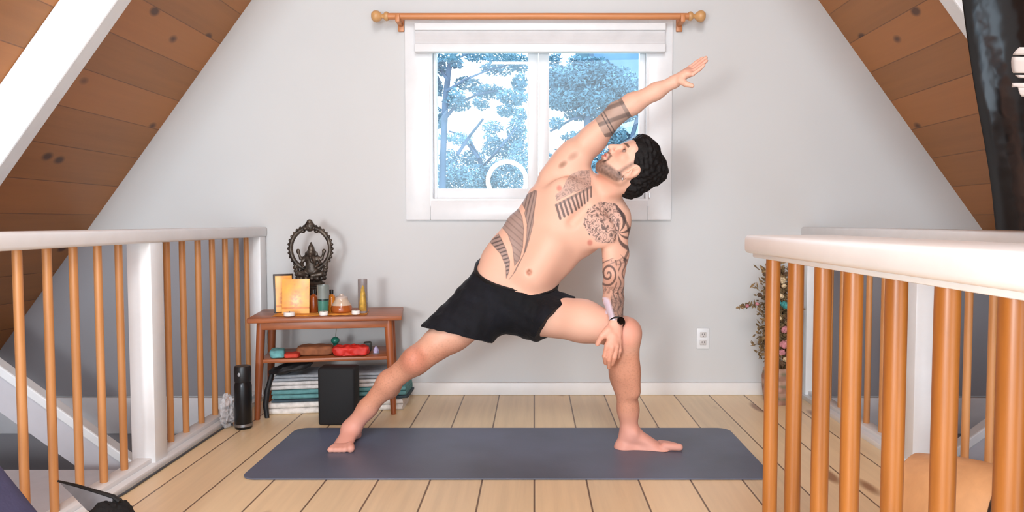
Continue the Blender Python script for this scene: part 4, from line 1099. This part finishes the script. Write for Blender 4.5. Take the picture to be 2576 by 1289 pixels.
# ------------------------------------------------------------------ under and beside the table
def blanket(px0, px1, Y0, Y1, z0, h, mat, label, yaw=.1, folds=2, seed=0):
    """a folded blanket: rounded fold edges facing the room"""
    x0, x1 = P(px0, 1000, Y0).x, P(px1, 1000, Y0).x
    t = MB(); n = 40
    for f in range(folds):
        za, zb_ = z0+h*f/folds, z0+h*(f+1)/folds-.0015
        vs = []; fs = []; hr = (zb_-za)/2; prof = [(-hr*math.cos(a), hr*math.sin(a)) for a in [PI/2+PI*k/8-PI for k in range(9)]]
        prof = [(Y0+hr-hr*math.cos(-PI/2+PI*k/8), (za+zb_)/2+hr*math.sin(-PI/2+PI*k/8)) for k in range(9)]+[(Y1, zb_), (Y1, za)]
        m = len(prof)
        for i in range(n+1):
            u = i/n; x = x0+(x1-x0)*u
            for j, (y, z) in enumerate(prof):
                w = .006*mnoise.noise(Vector((x*9, seed+f*3.1, 0)))
                e = .012*mnoise.noise(Vector((seed*2.7, f*1.9, j*.2))) if i in (0, n) else 0
                vs.append((x+e, y+w*(1 if j < 9 else 0)+(x-x0)*yaw, z+(.003*mnoise.noise(Vector((x*14, f+seed, 2))) if 1 < j < 8 else 0)))
        for i in range(n):
            for j in range(m): fs.append((i*m+j, i*m+(j+1)%m, (i+1)*m+(j+1)%m, (i+1)*m+j))
        fs += [tuple(range(m)), tuple(n*m+j for j in range(m-1, -1, -1))]
        t.add(vs, fs)
    o = t.build('folded_blanket', mat, ang=1.2); return tag(o, label, 'blanket', 'folded blankets stacked under the low table')
wool = lambda n, c: plain(n, c, .9, var=.12, vscale=35, bump=.3)
Bs = [(672, 1003, .000, .058, (226, 220, 214), 'cream folded blanket at the bottom of the stack under the low table', 2, .0),
      (682, 1014, .059, .014, (58, 74, 84), 'thin dark blue folded blanket above the cream one in the stack', 1, 1.3),
      (684, 1012, .074, .044, (96, 146, 148), 'teal folded blanket in the middle of the stack under the low table', 2, 2.2),
      (676, 1005, .119, .040, (206, 202, 200), 'pale grey folded blanket above the teal one in the stack', 2, 3.7),
      (690, 985, .160, .032, (150, 154, 160), 'mid grey folded blanket at the top of the stack under the low table', 2, 5.1)]
for a, c, z0, h, col, lab, fo, sd in Bs:
    blanket(a, c, 3.41, 3.60, z0, h, wool('wool_%d' % int(sd*10), col), lab, .156, fo, sd)
# black strap bag slumped on the blankets
b_ = bmesh.new(); bmesh.ops.create_uvsphere(b_, u_segments=28, v_segments=16, radius=1)
c0_ = P(733, 950, 3.44); c0_.z = .224
for w in b_.verts:
    q = w.co; n_ = mnoise.noise(q*2.2+Vector((3, 1, 0)))
    w.co = Vector((q.x*.105*(1+.15*n_), q.y*.07*(1+.2*n_), max(q.z, -.7)*.024*(1+.5*n_)+.022*q.x))
m_ = MB(); bmesh.ops.translate(b_, verts=b_.verts, vec=c0_); m_.bm(b_)
bag = m_.build('strap_bag', plain('black_nylon', (16, 16, 19), .6, var=.2, bump=.4)); tag(bag, 'small black cloth bag slumped on top of the blanket stack', 'bag')
b = MB(); b.tube([c0_+Vector((-.085, -.01, -.012)), P(672, 985, 3.385), P(668, 1020, 3.375), P(672, 1052, 3.37), P(680, 1064, 3.36)], [.010, .013, .013, .011, .008], 10); b.build('strap', MATS['black_nylon'], bag)
# black foam block standing on end
x0, x1 = P(800, 1070, 3.235).x, P(893, 1070, 3.235).x
b = MB(); b.box((x0, 3.235, .0005), (x1, 3.335, .262), .012, 3); blk = b.build('yoga_block', plain('black_foam', (9, 10, 13), .75, var=.1, bump=.1)); tag(blk, 'black foam block standing on end in front of the blanket stack', 'yoga block')
# dark flask by the table leg
p = P(613, 1080, 3.20); p.z = 0; t = thing('flask', p, 'tall black insulated bottle standing beside the left table leg', 'bottle')
b = MB(); b.lathe([(.001, 0.0005), (.034, 0.0005), (.037, .005), (.0375, .19), (.034, .205), (.031, .212), (.001, .212)], (p.x, p.y, 0), 32); b.build('body', plain('black_steel', (34, 34, 36), .28, .5), t)
b = MB(); b.lathe([(.001, .21), (.034, .21), (.036, .216), (.036, .272), (.033, .280), (.001, .281)], (p.x, p.y, 0), 32); b.build('lid', plain('black_lid', (24, 24, 26), .4), t)
b = MB(); b.lathe([(.0376, .012), (.0384, .012), (.0384, .024), (.0376, .024)], (p.x, p.y, 0), 32); b.build('ring', plain('steel_ring', (150, 150, 154), .3, .8), t)
b = MB(); b.ball((p.x-.002, p.y-.036, .247), (.006, .003, .009), 8); b.build('emblem', plain('grey_mark', (150, 152, 156), .4), t)
# crumpled clear bag with dark cable inside
b_ = bmesh.new(); bmesh.ops.create_icosphere(b_, subdivisions=4, radius=1)
pc = P(572, 1045, 3.2); pc.z = .058
for w in b_.verts:
    q = w.co.copy(); n_ = mnoise.noise(q*2.6)+.5*mnoise.noise(q*6); n2_ = abs(mnoise.noise(q*3.7+Vector((4, 2, 9))))
    w.co = Vector((q.x*.031, q.y*.045, q.z*(.058 if q.z < 0 else .085)*(1 if q.z < .5 else 1.1)))*(1+.30*n_-.25*n2_)
    w.co.z = max(w.co.z, -.0565)
m_ = MB(); bmesh.ops.translate(b_, verts=b_.verts, vec=pc); m_.bm(b_)
cb_ = thing('plastic_bag', (pc.x, pc.y, 0), 'crumpled clear plastic bag holding a dark cable, beside the black bottle', 'bag')
kp = NB('clear_film'); kp.b.inputs['Base Color'].default_value = (.82, .84, .88, 1); kp.set(kp.b, Roughness=.12, IOR=1.3); kp.b.inputs['Alpha'].default_value = .38
nn = kp.noise(kp.coord(), 30, 3); kp.l(kp.ramp(nn, (.35, .22), (.7, .6)), kp.b.inputs['Alpha']); kp.bump(nn, .6, .01)
film = m_.build('film', kp.m, cb_, ang=.35)
b = MB(); pts = [(pc.x+.022*math.cos(i*.9)*(1-.012*i), pc.y+.02*math.sin(i*.9), .012+.0032*i) for i in range(30)]; b.tube(pts, .0042, 8); b.build('cable_coil', plain('grey_cable', (78, 78, 82), .5), cb_)
# black cable along the foot of the left railing
pts = []
for px_, py_ in ((560, 1078), (530, 1098), (500, 1112), (455, 1142), (420, 1160), (385, 1186), (340, 1212), (300, 1226), (275, 1246), (262, 1270), (262, 1310)):
    y = .914*FPX/(py_-558.5)*1.0; q = P(px_, py_, y); pts.append((max(q.x, -1.382), q.y, .005))
sp = []
for i in range(len(pts)-1):
    for k_ in range(6):
        t0 = k_/6; a_, c_ = Vector(pts[i]), Vector(pts[i+1]); pa = Vector(pts[max(i-1, 0)]); pb = Vector(pts[min(i+2, len(pts)-1)])
        sp.append(.5*((2*a_)+(-pa+c_)*t0+(2*pa-5*a_+4*c_-pb)*t0**2+(-pa+3*a_-3*c_+pb)*t0**3))
b = MB(); b.tube(sp, .0042, 8); cab = b.build('power_cable', plain('dark_cable', (70, 74, 82), .5)); tag(cab, 'thin dark cable on the floor along the left railing', 'cable')
# ------------------------------------------------------------------ foreground, bottom left
# padded indigo cushion at the corner, black bag with a stiff grey-lined flap
cush = MB(); p0_, p1_ = Vector((-1.093, .095)), Vector((-1.346, .430)); L_ = (p1_-p0_).length; ud = (p1_-p0_)/L_; wd = Vector((-ud.y, ud.x)); wd = wd if wd.y < 0 else -wd
b_ = bmesh.new(); superbox(b_, 9)
for w in b_.verts:
    c = w.co.copy(); uu_, ww_ = (c.x+.5)*L_, (c.z+.5)*.09*(1+.05*mnoise.noise(c*3)); q = p0_+ud*uu_+wd*ww_
    w.co = Vector((q.x, 1.61+c.y*.22, q.y))
cush.bm(b_); co2 = cush.build('bolster_cushion', plain('indigo_cloth', (74, 74, 108), .85, var=.1, bump=.2)); tag(co2, 'dark indigo padded cushion leaning in the bottom left corner', 'cushion')
bp = P(268, 1292, 1.93)
t = thing('carry_bag', (bp.x, bp.y, 0), 'black fuzzy bag with a stiff grey-lined flap at the bottom edge of the picture', 'bag')
b_ = bmesh.new(); bmesh.ops.create_icosphere(b_, subdivisions=5, radius=1)
for w in b_.verts:
    c = w.co.copy(); n_ = mnoise.noise(c*9)*.05+mnoise.noise(c*22)*.03
    w.co = Vector((c.x*.064, c.y*.075, c.z*.088))*(1+n_)
    w.co.z = max(w.co.z, -.080)
bmesh.ops.translate(b_, verts=b_.verts, vec=(bp.x+.008, bp.y, .0805)); m_ = MB(); m_.bm(b_); m_.build('body', plain('black_fleece', (14, 11, 11), .9, var=.2, bump=.6), t)
a_, c_ = P(146, 1211, 1.98), P(285, 1250, 1.93)
fl_ = [a_, a_.lerp(c_, .35)+Vector((0, 0, .002)), a_.lerp(c_, .7)+Vector((0, 0, .001)), c_, P(272, 1290, 1.90), P(218, 1284, 1.91), P(185, 1250, 1.94)]
m_ = MB(); n = len(fl_); m_.add(fl_, [tuple(range(n))]); fo_ = m_.build('flap', plain('grey_lining', (118, 118, 122), .7, var=.2), t, smooth=False); s_ = fo_.modifiers.new('t', 'SOLIDIFY'); s_.thickness = .006
m_ = MB(); m_.tube([a_, fl_[1], fl_[2], c_, c_+Vector((.02, -.005, -.012))], [.003, .0045, .005, .006, .006], 8); m_.build('flap_edge', plain('black_edge', (18, 17, 18), .6), t)
# ------------------------------------------------------------------ right side: drum, hanging bag, dried flowers
# tan drum on its side, behind the near railing
dc = Vector((1.147, 1.867, 0)); Rm = .147
t = thing('hand_drum', (dc.x, dc.y, 0), 'tan round-bodied drum lying on its side behind the nearest railing', 'drum')
axd = Vector((.62, -.78, 0)).normalized(); Md = Vector((0, 0, 1)).rotation_difference(axd).to_matrix()
b = MB(); b.lathe([(.001, -.16), (Rm*.80, -.16), (Rm*.88, -.15), (Rm*.98, -.06), (Rm, 0), (Rm*.99, .06), (Rm*.96, .085), (.001, .085)], (dc.x, dc.y, Rm+.001), 56, M=Md)
b.build('shell', wood('drum_wood', (206, 152, 104), 2, .45, .15), t)
M4 = Md @ Matrix.Rotation(PI/2, 3, 'X')
b = MB(); b.torus(Vector((dc.x, dc.y, Rm+.001))+axd*.086, Rm*.955, .0075, 64, 10, M=M4); b.build('rim', plain('dark_rim', (44, 28, 22), .4), t)
b = MB(); b.lathe([(.001, .080), (Rm*.94, .080), (Rm*.94, .089), (.001, .089)], (dc.x, dc.y, Rm+.001), 56, M=Md); b.build('drumhead', plain('drumhead_brown', (128, 82, 66), .5, var=.15), t)
b = MB(); b.torus(Vector((dc.x, dc.y, Rm+.001))+axd*.0905, Rm*.86, .003, 56, 8, M=M4); b.build('head_ring', plain('steel_hoop', (176, 170, 168), .3, .6), t)
# black punch bag hanging by the right slope
hy = 1.86
def hx(px, py): q = P(px, py, hy); return q.x, q.z
prof_px = [(2408, -90), (2420, 0), (2433, 90), (2447, 180), (2462, 265), (2477, 345), (2490, 420), (2499, 480), (2506, 540), (2511, 579)]
xc_ = 1.452
t = thing('punch_bag', (xc_, hy, .885), 'glossy black punch bag with a white logo hanging at the right edge', 'punch bag')
pr = []
for px_, py_ in prof_px:
    x, z = hx(px_, py_); pr.append((math.hypot(xc_, hy)*math.sin(math.atan2(xc_, hy)-math.atan((px_-CX)/FPX)), z))
pr = pr[::-1]
zb0 = pr[0][1]
prof = [(.001, zb0-.004), (pr[0][0]*.7, zb0-.003)]+pr+[(pr[-1][0]*.9, pr[-1][1]+.03), (.05, pr[-1][1]+.06), (.001, pr[-1][1]+.062)]
kv = NB('black_vinyl'); kv.t.nodes.remove(kv.b); nn = kv.noise(kv.mapping(kv.coord(), (3, 3, 5)), 1, 3)
df = kv.n('ShaderNodeBsdfDiffuse'); gl_ = kv.n('ShaderNodeBsdfGlossy'); gl_.inputs['Roughness'].default_value = .14; ms = kv.n('ShaderNodeMixShader'); ms.inputs[0].default_value = .055
bp_ = kv.n('ShaderNodeBump'); bp_.inputs['Strength'].default_value = .3; bp_.inputs['Distance'].default_value = .04; kv.l(nn, bp_.inputs['Height']); kv.l(bp_.outputs[0], gl_.inputs['Normal']); kv.l(bp_.outputs[0], df.inputs['Normal'])
kv.l(kv.ramp(nn, (.3, lin(16, 14, 15)), (.8, lin(34, 31, 31))), df.inputs[0]); kv.l(df.outputs[0], ms.inputs[1]); kv.l(gl_.outputs[0], ms.inputs[2]); kv.l(ms.outputs[0], kv.out.inputs[0])
b = MB(); b.lathe(prof, (xc_, hy, 0), 96, sy=.9)
def sq_(c): return math.copysign(abs(c)**.8, c)
b.v = [(xc_+sq_((x-xc_)/max(1e-6, math.hypot(x-xc_, (y-hy)/.9)))*math.hypot(x-xc_, (y-hy)/.9), hy+.9*sq_((y-hy)/.9/max(1e-6, math.hypot(x-xc_, (y-hy)/.9)))*math.hypot(x-xc_, (y-hy)/.9), z) for x, y, z in b.v]
b.build('body', kv.m, t)
def onbag(px, py, lift=.0015):
    import bisect
    z = P(px, py, hy-.12).z; zs = [q[1] for q in pr]
    for _ in range(4):
        i = max(1, min(len(pr)-1, bisect.bisect(zs, z))); f = (z-zs[i-1])/(zs[i]-zs[i-1]); r = pr[i-1][0]+(pr[i][0]-pr[i-1][0])*f+lift
        lo, hi = 0.0, PI
        for _q in range(40):
            a = (lo+hi)/2; v = Vector((xc_-r*sq_(math.cos(a)), hy-.9*r*sq_(math.sin(a)), z)); qx = CX+FPX*v.x/(v.y*cp-(v.z-CAMZ)*sp_)
            lo, hi = (a, hi) if qx < px else (lo, a)
        z = P(px, py, v.y).z
    return Vector((v.x, v.y, z))
lg = MB()
def decal(poly, mb, n=6):
    """polygon strip wrapped on the bag: poly = list of (left x, right x, y) rows"""
    vs = []; fs = []
    for (xa, xb, yy) in poly:
        for i in range(n+1): vs.append(onbag(xa+(xb-xa)*i/n, yy))
    for r_ in range(len(poly)-1):
        for i in range(n): a = r_*(n+1)+i; fs.append((a, a+1, a+n+2, a+n+1))
    mb.add(vs, fs)
decal([(2564, 2600, 119), (2556, 2610, 126), (2550, 2615, 133), (2547, 2618, 139)], lg)
decal([(2545, 2620, 143), (2543.5, 2622, 155), (2544, 2622, 168), (2546, 2621, 180), (2549, 2620, 184)], lg)
decal([(2553, 2618, 189), (2558, 2615, 193), (2564, 2610, 197)], lg)
decal([(2545, 2552, 220), (2545, 2608, 214), (2547, 2608, 211)][::-1], lg)
decal([(2546, 2580, 209), (2545, 2580, 216), (2556, 2580, 218), (2561, 2580, 221)], lg)
decal([(2561, 2580, 221), (2562, 2580, 228), (2565, 2580, 236), (2570, 2580, 243)], lg)
lo_ = lg.build('logo', plain('white_print', (226, 222, 220), .4, var=.02), t, fix=False); s_ = lo_.modifiers.new('t', 'SOLIDIFY'); s_.thickness = .0012; s_.offset = 1
b = MB(); zt_ = pr[-1][1]+.05
for i in range(4):
    a = PI/4+PI/2*i; b.tube([(xc_+.12*math.cos(a), hy+.12*math.sin(a), pr[-1][1]+.02), (xc_, hy, zceil(xc_)-.12)], .005, 8)
b.tube([(xc_, hy, zceil(xc_)-.13), (xc_, hy, zceil(xc_)-.004)], .007, 8); b.build('hanging_strap', M_DK, t)
# dried flowers in a patterned floor vase by the wall
vc = Vector((P(1958, 1010, 3.655).x, 3.66, 0))
t = thing('dried_flowers', vc, 'tall bunch of dried flowers in a patterned floor vase by the back wall', 'dried flowers')
kf = NB('patterned_clay'); vo = kf.n('ShaderNodeTexVoronoi'); vo.inputs['Scale'].default_value = 28; kf.l(kf.coord(), vo.inputs['Vector'])
spc = kf.n('ShaderNodeSeparateXYZ'); kf.l(kf.coord(), spc.inputs[0])
kf.l(kf.mix(.5, kf.ramp(kf.math('FRACT', kf.math('MULTIPLY', spc.outputs[2], 16)), (.3, lin(168, 124, 108)), (.55, lin(120, 126, 96)), (.75, lin(196, 160, 140))), kf.ramp(vo.outputs['Distance'], (.2, lin(196, 150, 138)), (.6, lin(112, 88, 70)))), kf.b.inputs['Base Color']); kf.set(kf.b, Roughness=.8)
b = MB(); b.lathe([(.001, .0005), (.066, .0005), (.072, .01), (.080, .08), (.082, .135), (.074, .175), (.064, .185), (.056, .185), (.056, .15), (.001, .15)], (vc.x, vc.y, 0), 32); b.build('vase', kf.m, t)
stm = MB(); frnd = random.Random(11); tips = []
for i in range(64):
    a = frnd.uniform(0, 2*PI); r_ = frnd.uniform(.01, .05); h = frnd.uniform(.30, .74); sp_w = frnd.uniform(.02, .13)
    p0 = Vector((vc.x+.03*math.cos(a), vc.y+.03*math.sin(a), .15)); tip = Vector((vc.x+sp_w*math.cos(a)*.85, min(vc.y+sp_w*math.sin(a)*.7, YW-.03), h))
    mid = p0.lerp(tip, .55)+Vector((frnd.uniform(-.012, .012), frnd.uniform(-.012, .012), .01)); stm.tube([p0, mid, tip], [.0028, .0022, .0014], 6); tips.append((tip, mid))
# one long spray reaching out to the left
q0 = Vector((vc.x-.03, vc.y-.02, .36)); q1 = P(1905, 765, 3.63); q2 = P(1858, 772, 3.62)
stm.tube([q0, q1, q2], [.003, .002, .0012], 6)
stm.build('stems', plain('dry_stem', (128, 100, 66), .8, var=.2), t)
leaf = MB(); 
def blade(mb, c, d, L, w):
    d = d.normalized(); s_ = d.cross(Vector((frnd.uniform(-1, 1), frnd.uniform(-1, 1), frnd.uniform(-1, 1)))).normalized(); n_ = d.cross(s_)*.002
    mb.add([c, c+d*L*.5+s_*w, c+d*L, c+d*L*.5-s_*w, c+d*L*.5+n_*3], [(0, 1, 4), (1, 2, 4), (2, 3, 4), (3, 0, 4)])
for tip, mid in tips:
    for k_ in range(34):
        f = frnd.random(); c = mid.lerp(tip, f); c.y = min(c.y, YW-.05)
        blade(leaf, c, Vector((frnd.uniform(-1, 1), frnd.uniform(-1, .4), frnd.uniform(-.3, 1))), frnd.uniform(.018, .04), frnd.uniform(.004, .009))
for k_ in range(40):
    c = q1.lerp(q2, frnd.random()); blade(leaf, c, Vector((frnd.uniform(-1, .3), frnd.uniform(-.6, .4), frnd.uniform(-.6, .8))), frnd.uniform(.015, .03), .005)
for k_ in range(420):
    c = Vector((vc.x+frnd.uniform(-.115, .05), vc.y+frnd.uniform(-.08, .04), frnd.uniform(.22, .70))); blade(leaf, c, Vector((frnd.uniform(-1, .5), frnd.uniform(-1, .4), frnd.uniform(-.3, 1))), frnd.uniform(.02, .05), frnd.uniform(.004, .010))
leaf.build('dry_leaves', plain('dry_leaf', (138, 112, 76), .85, var=.45, vscale=30), t, smooth=False, fix=False)
for nm, col, spots in (('teal_blossom', (62, 142, 140), [(1976, 768, .024), (1962, 764, .012)]), ('pink_blossom', (198, 132, 140), [(1975, 830, .020), (1972, 868, .022), (1982, 862, .016), (1968, 888, .018), (1880, 770, .010), (1905, 765, .010)]),
                       ('cream_blossom', (208, 186, 150), [(1968, 706, .018), (1972, 720, .014), (1966, 745, .014), (1976, 905, .014), (1962, 800, .012)]), ('brown_seedhead', (92, 70, 50), [(1980, 690, .014), (1912, 742, .014), (1968, 915, .016), (1980, 800, .016), (1925, 690, .014)])):
    for px_, py_, r_ in spots:
        bm_ = MB(); c = P(px_, py_, 3.57 if px_ > 1930 else 3.60)
        for k_ in range(14):
            d = Vector((frnd.gauss(0, 1), frnd.gauss(0, 1), frnd.gauss(0, 1))).normalized(); bm_.ball(c+d*r_*.55, (r_*.5, r_*.5, r_*.42), 6)
        bm_.ball(c, r_*.7, 8)
        bm_.build(nm, plain(nm+'_col', col, .8, var=.25, vscale=80), t)

# ------------------------------------------------------------------ outside the window
trnd = random.Random(5)
def shade_mat(name, c0, c1):
    k = NB(name); n = k.noise(k.coord(), 1.6, 3); k.l(k.ramp(n, (.3, lin(*c0)), (.7, lin(*c1))), k.b.inputs['Base Color']); k.set(k.b, Roughness=.9); k.b.inputs['Specular IOR Level'].default_value = .1
    return k.m
M_NDL = shade_mat('needles_blue_green', (78, 118, 134), (114, 152, 170)); M_NDL2 = shade_mat('needles_pale', (90, 128, 144), (130, 166, 182)); M_BARK = shade_mat('bark_blue_grey', (70, 92, 112), (98, 118, 138))  # outdoor blue haze is mixed into the needle and bark colours
def clump(mb, c, rx, ry, rz, n, L):
    for _ in range(n):
        while True:
            q = Vector((trnd.uniform(-1, 1), trnd.uniform(-1, 1), trnd.uniform(-1, 1)))
            if q.length < 1: break
        p = c+Vector((q.x*rx, q.y*ry, q.z*rz)); d = Vector((trnd.uniform(-1, 1), trnd.uniform(-1, 1), trnd.uniform(-.7, .7))).normalized()
        s_ = d.cross(Vector((trnd.gauss(0, 1), trnd.gauss(0, 1), trnd.gauss(0, 1)))).normalized(); w = L*.22; l_ = L*trnd.uniform(.6, 1.3)
        mb.add([p-d*l_*.5, p+s_*w, p+d*l_*.5, p-s_*w], [(0, 1, 2, 3)])
def S_(Y): return Y/FPX
def tree(label, trunk, limbs, clumps, Y, nmat, group='trees outside the window', dens=1.0, L=.13):
    base = P(trunk[0][0], trunk[0][1], Y); t = thing('conifer_tree', (base.x, Y, -3.0), label, 'tree', group)
    b = MB(); pts = [Vector((base.x, Y, -3.0))]+[P(x, y, Y) for x, y, r in trunk]; b.tube(pts, [trunk[0][2]*S_(Y)*1.2]+[r*S_(Y) for x, y, r in trunk], 10); b.build('trunk', M_BARK, t)
    if limbs:
        b = MB()
        for lm in limbs:
            n = len(lm); b.tube([P(x, y, Y+.3*math.sin(i*2.1+lm[0][0])) for i, (x, y, r) in enumerate(lm)], [r*S_(Y) for x, y, r in lm], 8)
        b.build('branches', M_BARK, t)
    b = MB()
    for (x, y, rx, ry, n) in clumps:
        clump(b, P(x, y, Y+trnd.uniform(-.5, .7)), rx*S_(Y)*1.06, .6, ry*S_(Y)*1.06, int(n*dens*3.0), L)
    b.build('foliage', nmat, t, smooth=False, fix=False)
# left: thin leaning tree at the window's left edge with open boughs
tree('slender tree with open drooping boughs at the left edge of the window', [(1112, 520, 9), (1114, 400, 8), (1120, 260, 8), (1128, 180, 7), (1150, 90, 5), (1165, 20, 4)],
     [[(1118, 300, 5), (1150, 262, 4), (1200, 238, 3), (1260, 226, 2)], [(1122, 230, 4), (1170, 200, 3), (1230, 176, 2), (1290, 160, 2)], [(1124, 200, 4), (1105, 170, 3)], [(1150, 390, 5), (1180, 345, 4), (1215, 300, 3)], [(1125, 160, 3), (1190, 128, 2), (1300, 120, 2)]],
     [(1104, 160, 14, 26, 200), (1100, 215, 10, 22, 120), (1140, 150, 22, 14, 160), (1196, 136, 34, 9, 150), (1262, 142, 40, 10, 190), (1308, 160, 30, 14, 170), (1020, 160, 50, 26, 300), (1010, 250, 60, 24, 300), (960, 330, 70, 30, 400), (1030, 400, 50, 40, 400), (930, 200, 60, 30, 300), (1250, 174, 44, 9, 150), (1180, 212, 36, 9, 150), (1232, 232, 44, 10, 190), (1290, 246, 40, 13, 200),
      (1150, 262, 34, 12, 150), (1105, 300, 12, 26, 130), (1210, 262, 20, 7, 70), (1275, 280, 26, 8, 90), (1308, 210, 20, 16, 140), (1150, 240, 20, 8, 70)], 11.5, M_NDL, dens=.9, L=.07)
# middle: leafy mass along the bottom of the left pane
tree('bushy pale tree filling the bottom of the left window pane', [(1235, 560, 8), (1225, 470, 7), (1205, 400, 5), (1180, 350, 4)],
     [[(1215, 420, 4), (1260, 370, 3), (1300, 320, 2)], [(1205, 400, 4), (1160, 340, 3), (1130, 330, 2)]],
     [(1135, 440, 40, 36, 520), (1200, 450, 50, 34, 640), (1270, 440, 60, 40, 760), (1310, 400, 30, 46, 420), (1260, 372, 50, 26, 460), (1190, 400, 34, 22, 260), (1130, 396, 24, 20, 160), (1160, 350, 28, 14, 130), (1300, 330, 26, 34, 320), (1240, 320, 30, 12, 110), (1308, 290, 18, 18, 120), (1120, 345, 16, 12, 60), (1220, 490, 130, 24, 700), (1110, 470, 20, 30, 160), (1235, 345, 20, 10, 60)], 15.5, M_NDL2, dens=1.0, L=.075)
# right: dense conifer
tree('dense blue-green conifer filling the right window pane', [(1470, 560, 10), (1470, 420, 10), (1478, 300, 8), (1486, 180, 6), (1492, 60, 4)],
     [[(1380, 420, 5), (1430, 360, 6), (1490, 310, 6), (1560, 268, 4), (1620, 240, 3)], [(1385, 330, 3), (1440, 300, 3), (1480, 290, 3)], [(1560, 400, 7), (1590, 345, 6), (1606, 290, 5), (1612, 240, 4)], [(1395, 460, 5), (1450, 380, 5), (1500, 340, 4)]],
     [(1430, 205, 56, 34, 800), (1490, 190, 60, 40, 900), (1550, 215, 56, 42, 860), (1590, 260, 30, 40, 420), (1420, 250, 50, 26, 600), (1490, 250, 60, 30, 800), (1550, 285, 50, 24, 520), (1400, 190, 24, 20, 220), (1470, 290, 50, 10, 240),
      (1400, 392, 28, 14, 130), (1450, 345, 36, 10, 130), (1530, 340, 44, 24, 360), (1580, 380, 40, 44, 420), (1420, 440, 50, 34, 460), (1500, 410, 50, 40, 500), (1400, 310, 20, 10, 60), (1395, 150, 18, 7, 60), (1450, 158, 24, 7, 90), (1680, 330, 60, 40, 500), (1700, 440, 80, 50, 700), (1780, 380, 70, 50, 500)], 12.4, M_NDL, dens=1.05, L=.075)
# neighbouring roof slope seen top right
hx0 = P(1494, 128, 19); rf = thing('neighbour_house', (P(1640, 400, 19).x, 20, -3), 'blue-grey roof of a neighbouring house behind the conifer', 'house')
fn = lambda u, v, d: (u, d, v)
A1, A2, A3 = P(1455, 106, 19), P(1660, 255, 19), P(1760, 60, 19)
b = MB(); b.prism([(A1.x, A1.z), (A2.x, A2.z), (A2.x+6, A2.z), (A2.x+6, A1.z+2.2), (A1.x+1.2, A1.z+2.0)], fn, 19, 24); b.build('roof', shade_mat('slate_blue', (84, 118, 140), (104, 136, 158)), rf, smooth=False)
b = MB(); b.box((A2.x-.6, 19.4, -3), (A2.x+5.5, 23.6, A2.z+.02)); b.build('wall', shade_mat('pale_siding', (150, 178, 196), (170, 196, 212)), rf, smooth=False)
b = MB(); b.tube([(A1.x-.05, 18.96, A1.z-.03), (A2.x+.05, 18.96, A2.z-.03)], .07, 6); b.build('roof_edge', shade_mat('roof_edge', (78, 112, 138), (92, 124, 150)), rf)
b = MB(); b.box((-40, YW+1.5, -3.2), (40, 60, -3.0)); gr = b.build('ground_outside', shade_mat('ground', (120, 140, 120), (150, 165, 150)), smooth=False); struct(gr)
# ------------------------------------------------------------------ light
w = bpy.data.worlds.new('sky'); sc.world = w; w.use_nodes = True; wt = w.node_tree; bg = wt.nodes['Background']
tc = wt.nodes.new('ShaderNodeTexCoord'); sx_ = wt.nodes.new('ShaderNodeSeparateXYZ'); wt.links.new(tc.outputs['Generated'], sx_.inputs[0])
rp = wt.nodes.new('ShaderNodeValToRGB'); rp.color_ramp.elements[0].position = .0; rp.color_ramp.elements[0].color = (.74, .88, 1, 1); rp.color_ramp.elements[1].position = .8; rp.color_ramp.elements[1].color = (.66, .82, 1, 1)
wt.links.new(sx_.outputs[2], rp.inputs[0]); wt.links.new(rp.outputs[0], bg.inputs[0]); bg.inputs[1].default_value = SKY
# ring light on its stand, behind the camera
RX, RY, RZ = RING
rl = thing('ring_light', (RX, RY, 0), 'white ring light on a black stand, mirrored in the window panes', 'lamp')
b = MB(); b.torus((RX, RY, RZ), .206, .026, 72, 14); ro = b.build('lamp_ring', emit('ring_glow', (1, .96, .93), RINGE), rl)
b = MB(); b.torus((RX, RY-.034, RZ), .206, .030, 64, 10); b.build('housing', plain('white_housing', (230, 230, 230), .4), rl)
b = MB(); b.tube([(RX, RY-.05, .25), (RX, RY-.05, RZ-.22)], .010, 12); b.build('pole', M_DK, rl)
for i in range(3):
    a = PI/2+2*PI*i/3; b = MB(); b.tube([(RX, RY-.05, .30), (RX+.30*math.cos(a), RY-.05+.30*math.sin(a), .008)], .008, 10); b.build('leg', M_DK, rl)
def area(name, loc, target, size, energy, col, sy=None):
    l = bpy.data.lights.new(name, 'AREA'); l.energy = energy; l.color = col; l.size = size
    if sy: l.shape = 'RECTANGLE'; l.size_y = sy
    o = bpy.data.objects.new(name, l); COL.objects.link(o); o.location = loc
    o.rotation_euler = (Vector(target)-Vector(loc)).to_track_quat('-Z', 'Y').to_euler(); return o
for nm, loc, tg, size, en, col, sy in AREAS: area(nm, loc, tg, size, en, col, sy)
vs_ = sc.view_settings; vs_.view_transform = 'Standard'; vs_.look = 'None'; vs_.exposure = EXPO; vs_.gamma = 1; vs_.use_curve_mapping = False
sc.cycles.use_denoising = True; sc.cycles.max_bounces = 8; sc.cycles.diffuse_bounces = 4; sc.cycles.transparent_max_bounces = 12
sc.cycles.sample_clamp_indirect = 8

build_person()
